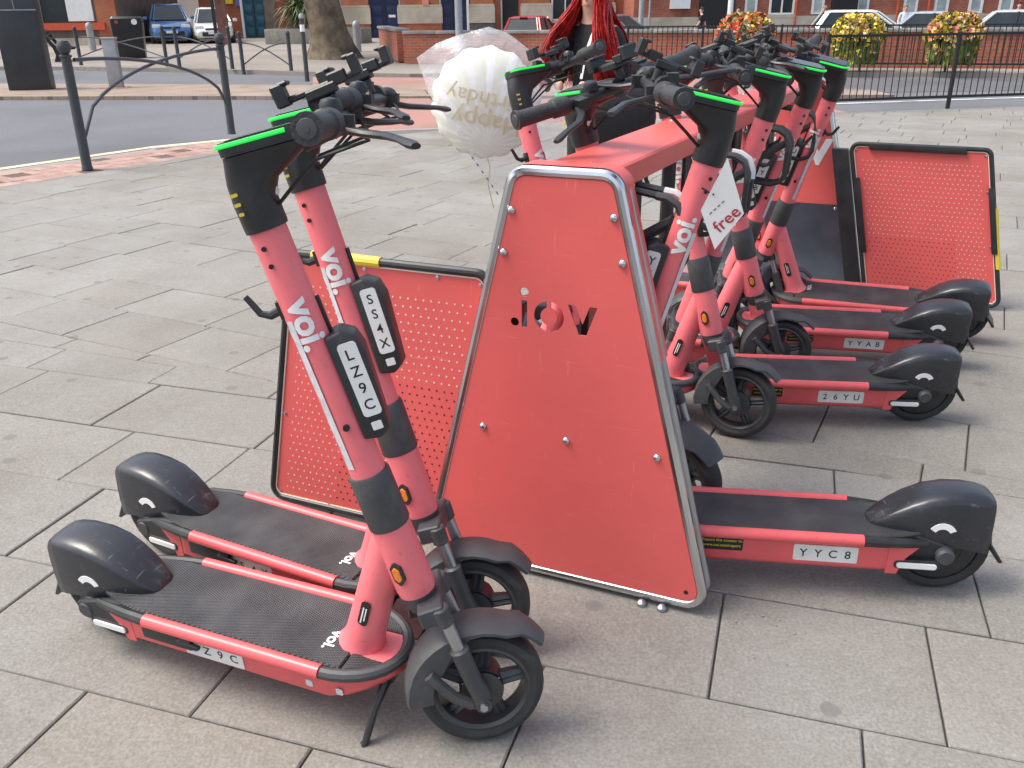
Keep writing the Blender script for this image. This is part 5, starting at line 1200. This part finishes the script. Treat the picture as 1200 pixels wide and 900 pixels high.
# brick corner with a poster and teal doors
YD = 50.0
t = building('orange brick corner building with a yellow poster and teal doors', pxs(236, YD), pxs(326, YD), YD, 7, BRICKB, 0); cx0 = t.location.x; L = lambda px: pxs(px, YD)-cx0
bx_(t, 'poster', L(272), 2.45, .40, .95, mat('poster_yellow', (.80, .52, .04), .6), .14); bx_(t, 'poster', L(283), 2.3, .34, .9, mat('poster_blue', (.1, .14, .3), .6), .14)
door(t, L(300), 1.15, 3.2, TEALD, .3, True, False); bx_(t, 'doorway', L(319), 1.9, .6, 3.2, BRST, .2); window(t, L(270), 5, 1.3, 1.8)
YE = 54.0
t = building('white rendered garage behind the parked cars', pxs(130, YE), pxs(246, YE), YE, 5, mat('white_render', (.66, .68, .68), .7, var=.08, scale=2)); cx0 = t.location.x; L = lambda px: pxs(px, YE)-cx0
window(t, L(147), 2.6, .95, 1.3, GLASSL, WFR, 0); window(t, L(163), 2.6, .95, 1.3, GLASSL, WFR, 0); bx_(t, 'shutter', L(190), 1.9, 1.9, 3.4, mat('shutter_navy', (.03, .035, .12), .5), .1); bx_(t, 'door', L(222), 1.5, 1.6, 2.6, WFR, .1)
YF = 43.0
t = building('grey stone shop with an orange red window frame at the far left', pxs(-190, YF), pxs(141, YF), YF, 6, BRST); cx0 = t.location.x; L = lambda px: pxs(px, YF)-cx0
bx_(t, 'window', L(67), 2.15, 1.25, 1.7, GLASS, .1); bx_(t, 'poster', L(98), 2.15, 1.15, 1.7, WFR, .12); bx_(t, 'shop_rail', L(85), 1.08, 3.1, .30, REDF, .22); bx_(t, 'pier', L(128), 2.2, .9, 4, BRICKB, .10); bx_(t, 'pipe', L(52), 2.2, .10, 1.9, WFR, .2); bx_(t, 'plinth', L(60), .35, 4.2, .5, STONE, .16); bx_(t, 'doorway', L(15), 1.6, 1.6, 2.8, DARKO, .1)
bx_(t, 'pale_panel', L(132), 2.9, .6, .8, REDF, .14)
YG = 56.0
t = building('pale rendered building glimpsed behind the spiky plant', pxs(322, YG), pxs(404, YG), YG, 6, mat('pale_render', (.75, .77, .78), .7, var=.06, scale=1.5)); cx0 = t.location.x; L = lambda px: pxs(px, YG)-cx0
window(t, L(340), 2.4, 1.6, 1.9, GLASS, WFR, 1); window(t, L(372), 2.4, .7, 1.9, GLASSL, WFR, 0); door(t, L(388), .95, 2.4, TEALD, .3, True, False)
# ------------------------------------------------------------------ cars
def car(label, loc, rz, paint, L_=4.2, W_=1.78, H_=1.5, hatch=True, group='parked cars', plate=WHITE):
    t = thing('parked_car', label, 'car', loc, rz, group); hl = L_/2; hw = W_/2; belt = H_*.60; gl = .17
    st = [(-hl, .34, belt*.72, .80), (-hl+.06, .26, belt*.90, .90), (-hl+.25, .20, belt*.98, .97), (-hl*.5, .18, belt, 1.0), (0, .18, belt*.995, 1.0), (hl*.42, .18, belt*.97, .99), (hl*.62, .18, belt*.90, .97), (hl-.30, .20, belt*.80, .92), (hl-.08, .24, belt*.68, .84), (hl, .32, belt*.56, .74)]
    rings = []
    for x, zb, zt, k in st:
        w_ = hw*k; rings.append([(x, -w_*.86, zb), (x, w_*.86, zb), (x, w_*.985, zb+(zt-zb)*.25), (x, w_, zb+(zt-zb)*.62), (x, w_*.94, zt-.03), (x, w_*.84, zt), (x, -w_*.84, zt), (x, -w_*.94, zt-.03), (x, -w_, zb+(zt-zb)*.62), (x, -w_*.985, zb+(zt-zb)*.25)])
    body = MB().loft(rings).obj('body', paint, t, ang=30)
    xr0, xr1 = -hl+(.10 if hatch else .75), hl*.50; xt0, xt1 = xr0+(.38 if hatch else .55), xr1-.82
    def ringg(z, x0, x1, wk): w_ = hw*wk; return [(x0, -w_*.90, z), (x0+.10, -w_, z), (x1-.18, -w_, z), (x1, -w_*.86, z), (x1, w_*.86, z), (x1-.18, w_, z), (x0+.10, w_, z), (x0, w_*.90, z)]
    ztop = H_-.07; r0, r1 = ringg(belt-.02, xr0, xr1, .87), ringg(ztop, xt0, xt1, .66)
    MB().loft([r0, r1]).obj('glasshouse', GLASS, t, smooth=False)
    MB().loft([ringg(ztop-.012, xt0-.035, xt1+.035, .675), ringg(ztop+.03, xt0+.03, xt1-.03, .63), ringg(H_, xt0+.25, xt1-.2, .48)]).obj('roof', paint, t, ang=50)
    for i in (1, 2, 3, 4, 5, 6, 7, 0):
        a, b = Vector(r0[i]), Vector(r1[i]); MB().tube([a, b], .042 if i in (1, 2, 5, 6) else .03, 6).obj('pillar', paint, t)
    for s_ in (-1, 1):
        x = (xt0+xt1)/2+.12; MB().tube([(x-.05, s_*hw*.872, belt-.02), (x, s_*hw*.668, ztop)], .035, 6).obj('pillar', INK, t)
        for xx in (-hl*.60, hl*.64):
            wl = MB().lathe([(.21, -.09), (.30, -.10), (.325, -.06), (.325, .06), (.30, .10), (.21, .09)], 24, TR(xx, s_*(hw-.10), .325) @ RX(90), closed=True).obj('wheel', TYRE, t)
            MB().lathe([(.21, .05), (.19, .075), (.05, .085), (.001, .085)], 18, TR(xx, s_*(hw-.10), .325) @ RX(90 if s_ < 0 else -90)).obj('rim', TSTEEL, wl)
        MB().box((hl-.17, s_*hw*.66, belt*.72), (.20, .36, .16)).obj('headlight', mat('headlight_glass', (.7, .72, .74), .12, var=.1), t, bevel=.04)
        MB().box((-hl+.06, s_*hw*.80, belt*.86), (.10, .16, .34)).obj('tail_light', REDL, t, bevel=.03)
        m_ = MB().box((xr1-.25, s_*(hw+.10), belt+.06), (.16, .20, .14)).obj('wing_mirror', paint, t, bevel=.04)
    MB().box((hl-.01, 0, belt*.42), (.06, W_*.56, .18)).obj('lower_grille', INK, t, bevel=.02); MB().box((hl-.045, 0, belt*.66), (.06, W_*.40, .07)).obj('grille', INK, t, bevel=.02)
    MB().box((hl+.025, 0, belt*.48), (.02, .50, .11)).obj('number_plate', PLATE, t); MB().box((-hl-.015, 0, belt*.66), (.02, .50, .11)).obj('number_plate', YELL, t)
    if hatch: MB().box((xt0-.03, 0, ztop+.02), (.06, .30, .03)).obj('brake_light', REDL, t)
    return t
def paint(n, c): return mat(n, c, .28, metal=.25, var=.04, coat=.6)
face = R_(-90)
car('blue car parked facing the camera on the forecourt', on(-16.0, 45.0), R_(-69), paint('blue_paint', (.07, .17, .36)), 4.4, 1.9, 1.70)
car('white car with lime corners parked facing the camera on the forecourt', on(-13.85, 44.6), R_(-72), paint('white_paint_car', (.74, .75, .72)), 4.3, 1.82, 1.52)
def on0(x, y): return (x, y, gzz(x, y)-.02)
car('red hatchback behind the wall, seen from the rear', on0(1.0, 37.0), R_(74), paint('red_paint', (.42, .018, .025)), 3.9, 1.7, 1.48)
car('dark blue grey car behind the wall, right of the woman', on0(4.15, 36.6), R_(-38), paint('slate_paint', (.10, .13, .18)), 4.3, 1.76, 1.50)
car('white hatchback parked behind the wall, left of the silver cars', on0(13.1, 34.5), R_(-10), paint('white_paint_car', (.74, .75, .72)), 4.1, 1.75, 1.52)
car('pale blue silver saloon behind the wall', on0(15.6, 34.2), R_(-28), paint('silverblue_paint', (.36, .42, .48)), 4.5, 1.78, 1.44, False)
car('silver saloon behind the rightmost flower basket', on0(17.3, 31.8), R_(-28), paint('silver_paint', (.48, .50, .52)), 4.5, 1.78, 1.42, False)
car('red car behind the wall at the right edge', on0(20.2, 32.2), R_(-24), paint('red_paint', (.42, .018, .025)), 4.1, 1.72, 1.46)
# ------------------------------------------------------------------ distant people
BLUS = mat('blue_shirt', (.28, .34, .48), .8, var=.1); WHS = mat('white_shirt', (.7, .72, .76), .8, var=.05); DKH = mat('dark_hair', (.02, .015, .012), .6, var=.2); GRH = mat('fair_hair', (.28, .18, .10), .6, var=.2); HIV = mat('hi_vis', (.65, .75, .05), .7, var=.1)
person('person', 'person in black walking past the brick building behind the wall', on(8.15, 40.0), R_(70), 1.75, BLKT, BLKJ, DKH, stride=.22, sleeves='short')
person('person', 'person in a blue shirt and dark trousers standing in the far doorway', on(9.95, 41.2), R_(190), 1.78, BLUS, BLKJ, DKH)
person('person', 'person in a dark jacket with fair hair behind the white hatchback', on(12.3, 37.0), R_(60), 1.68, BLKT, BLKJ, GRH, stride=.15)
person('person', 'person in a white shirt by the brick building behind the cars', on(16.1, 38.6), R_(180), 1.72, WHS, BLKJ, GRH)
person('person', 'person in a yellow jacket between the silver cars', on(19.4, 36.2), R_(170), 1.72, HIV, BLKJ, DKH)
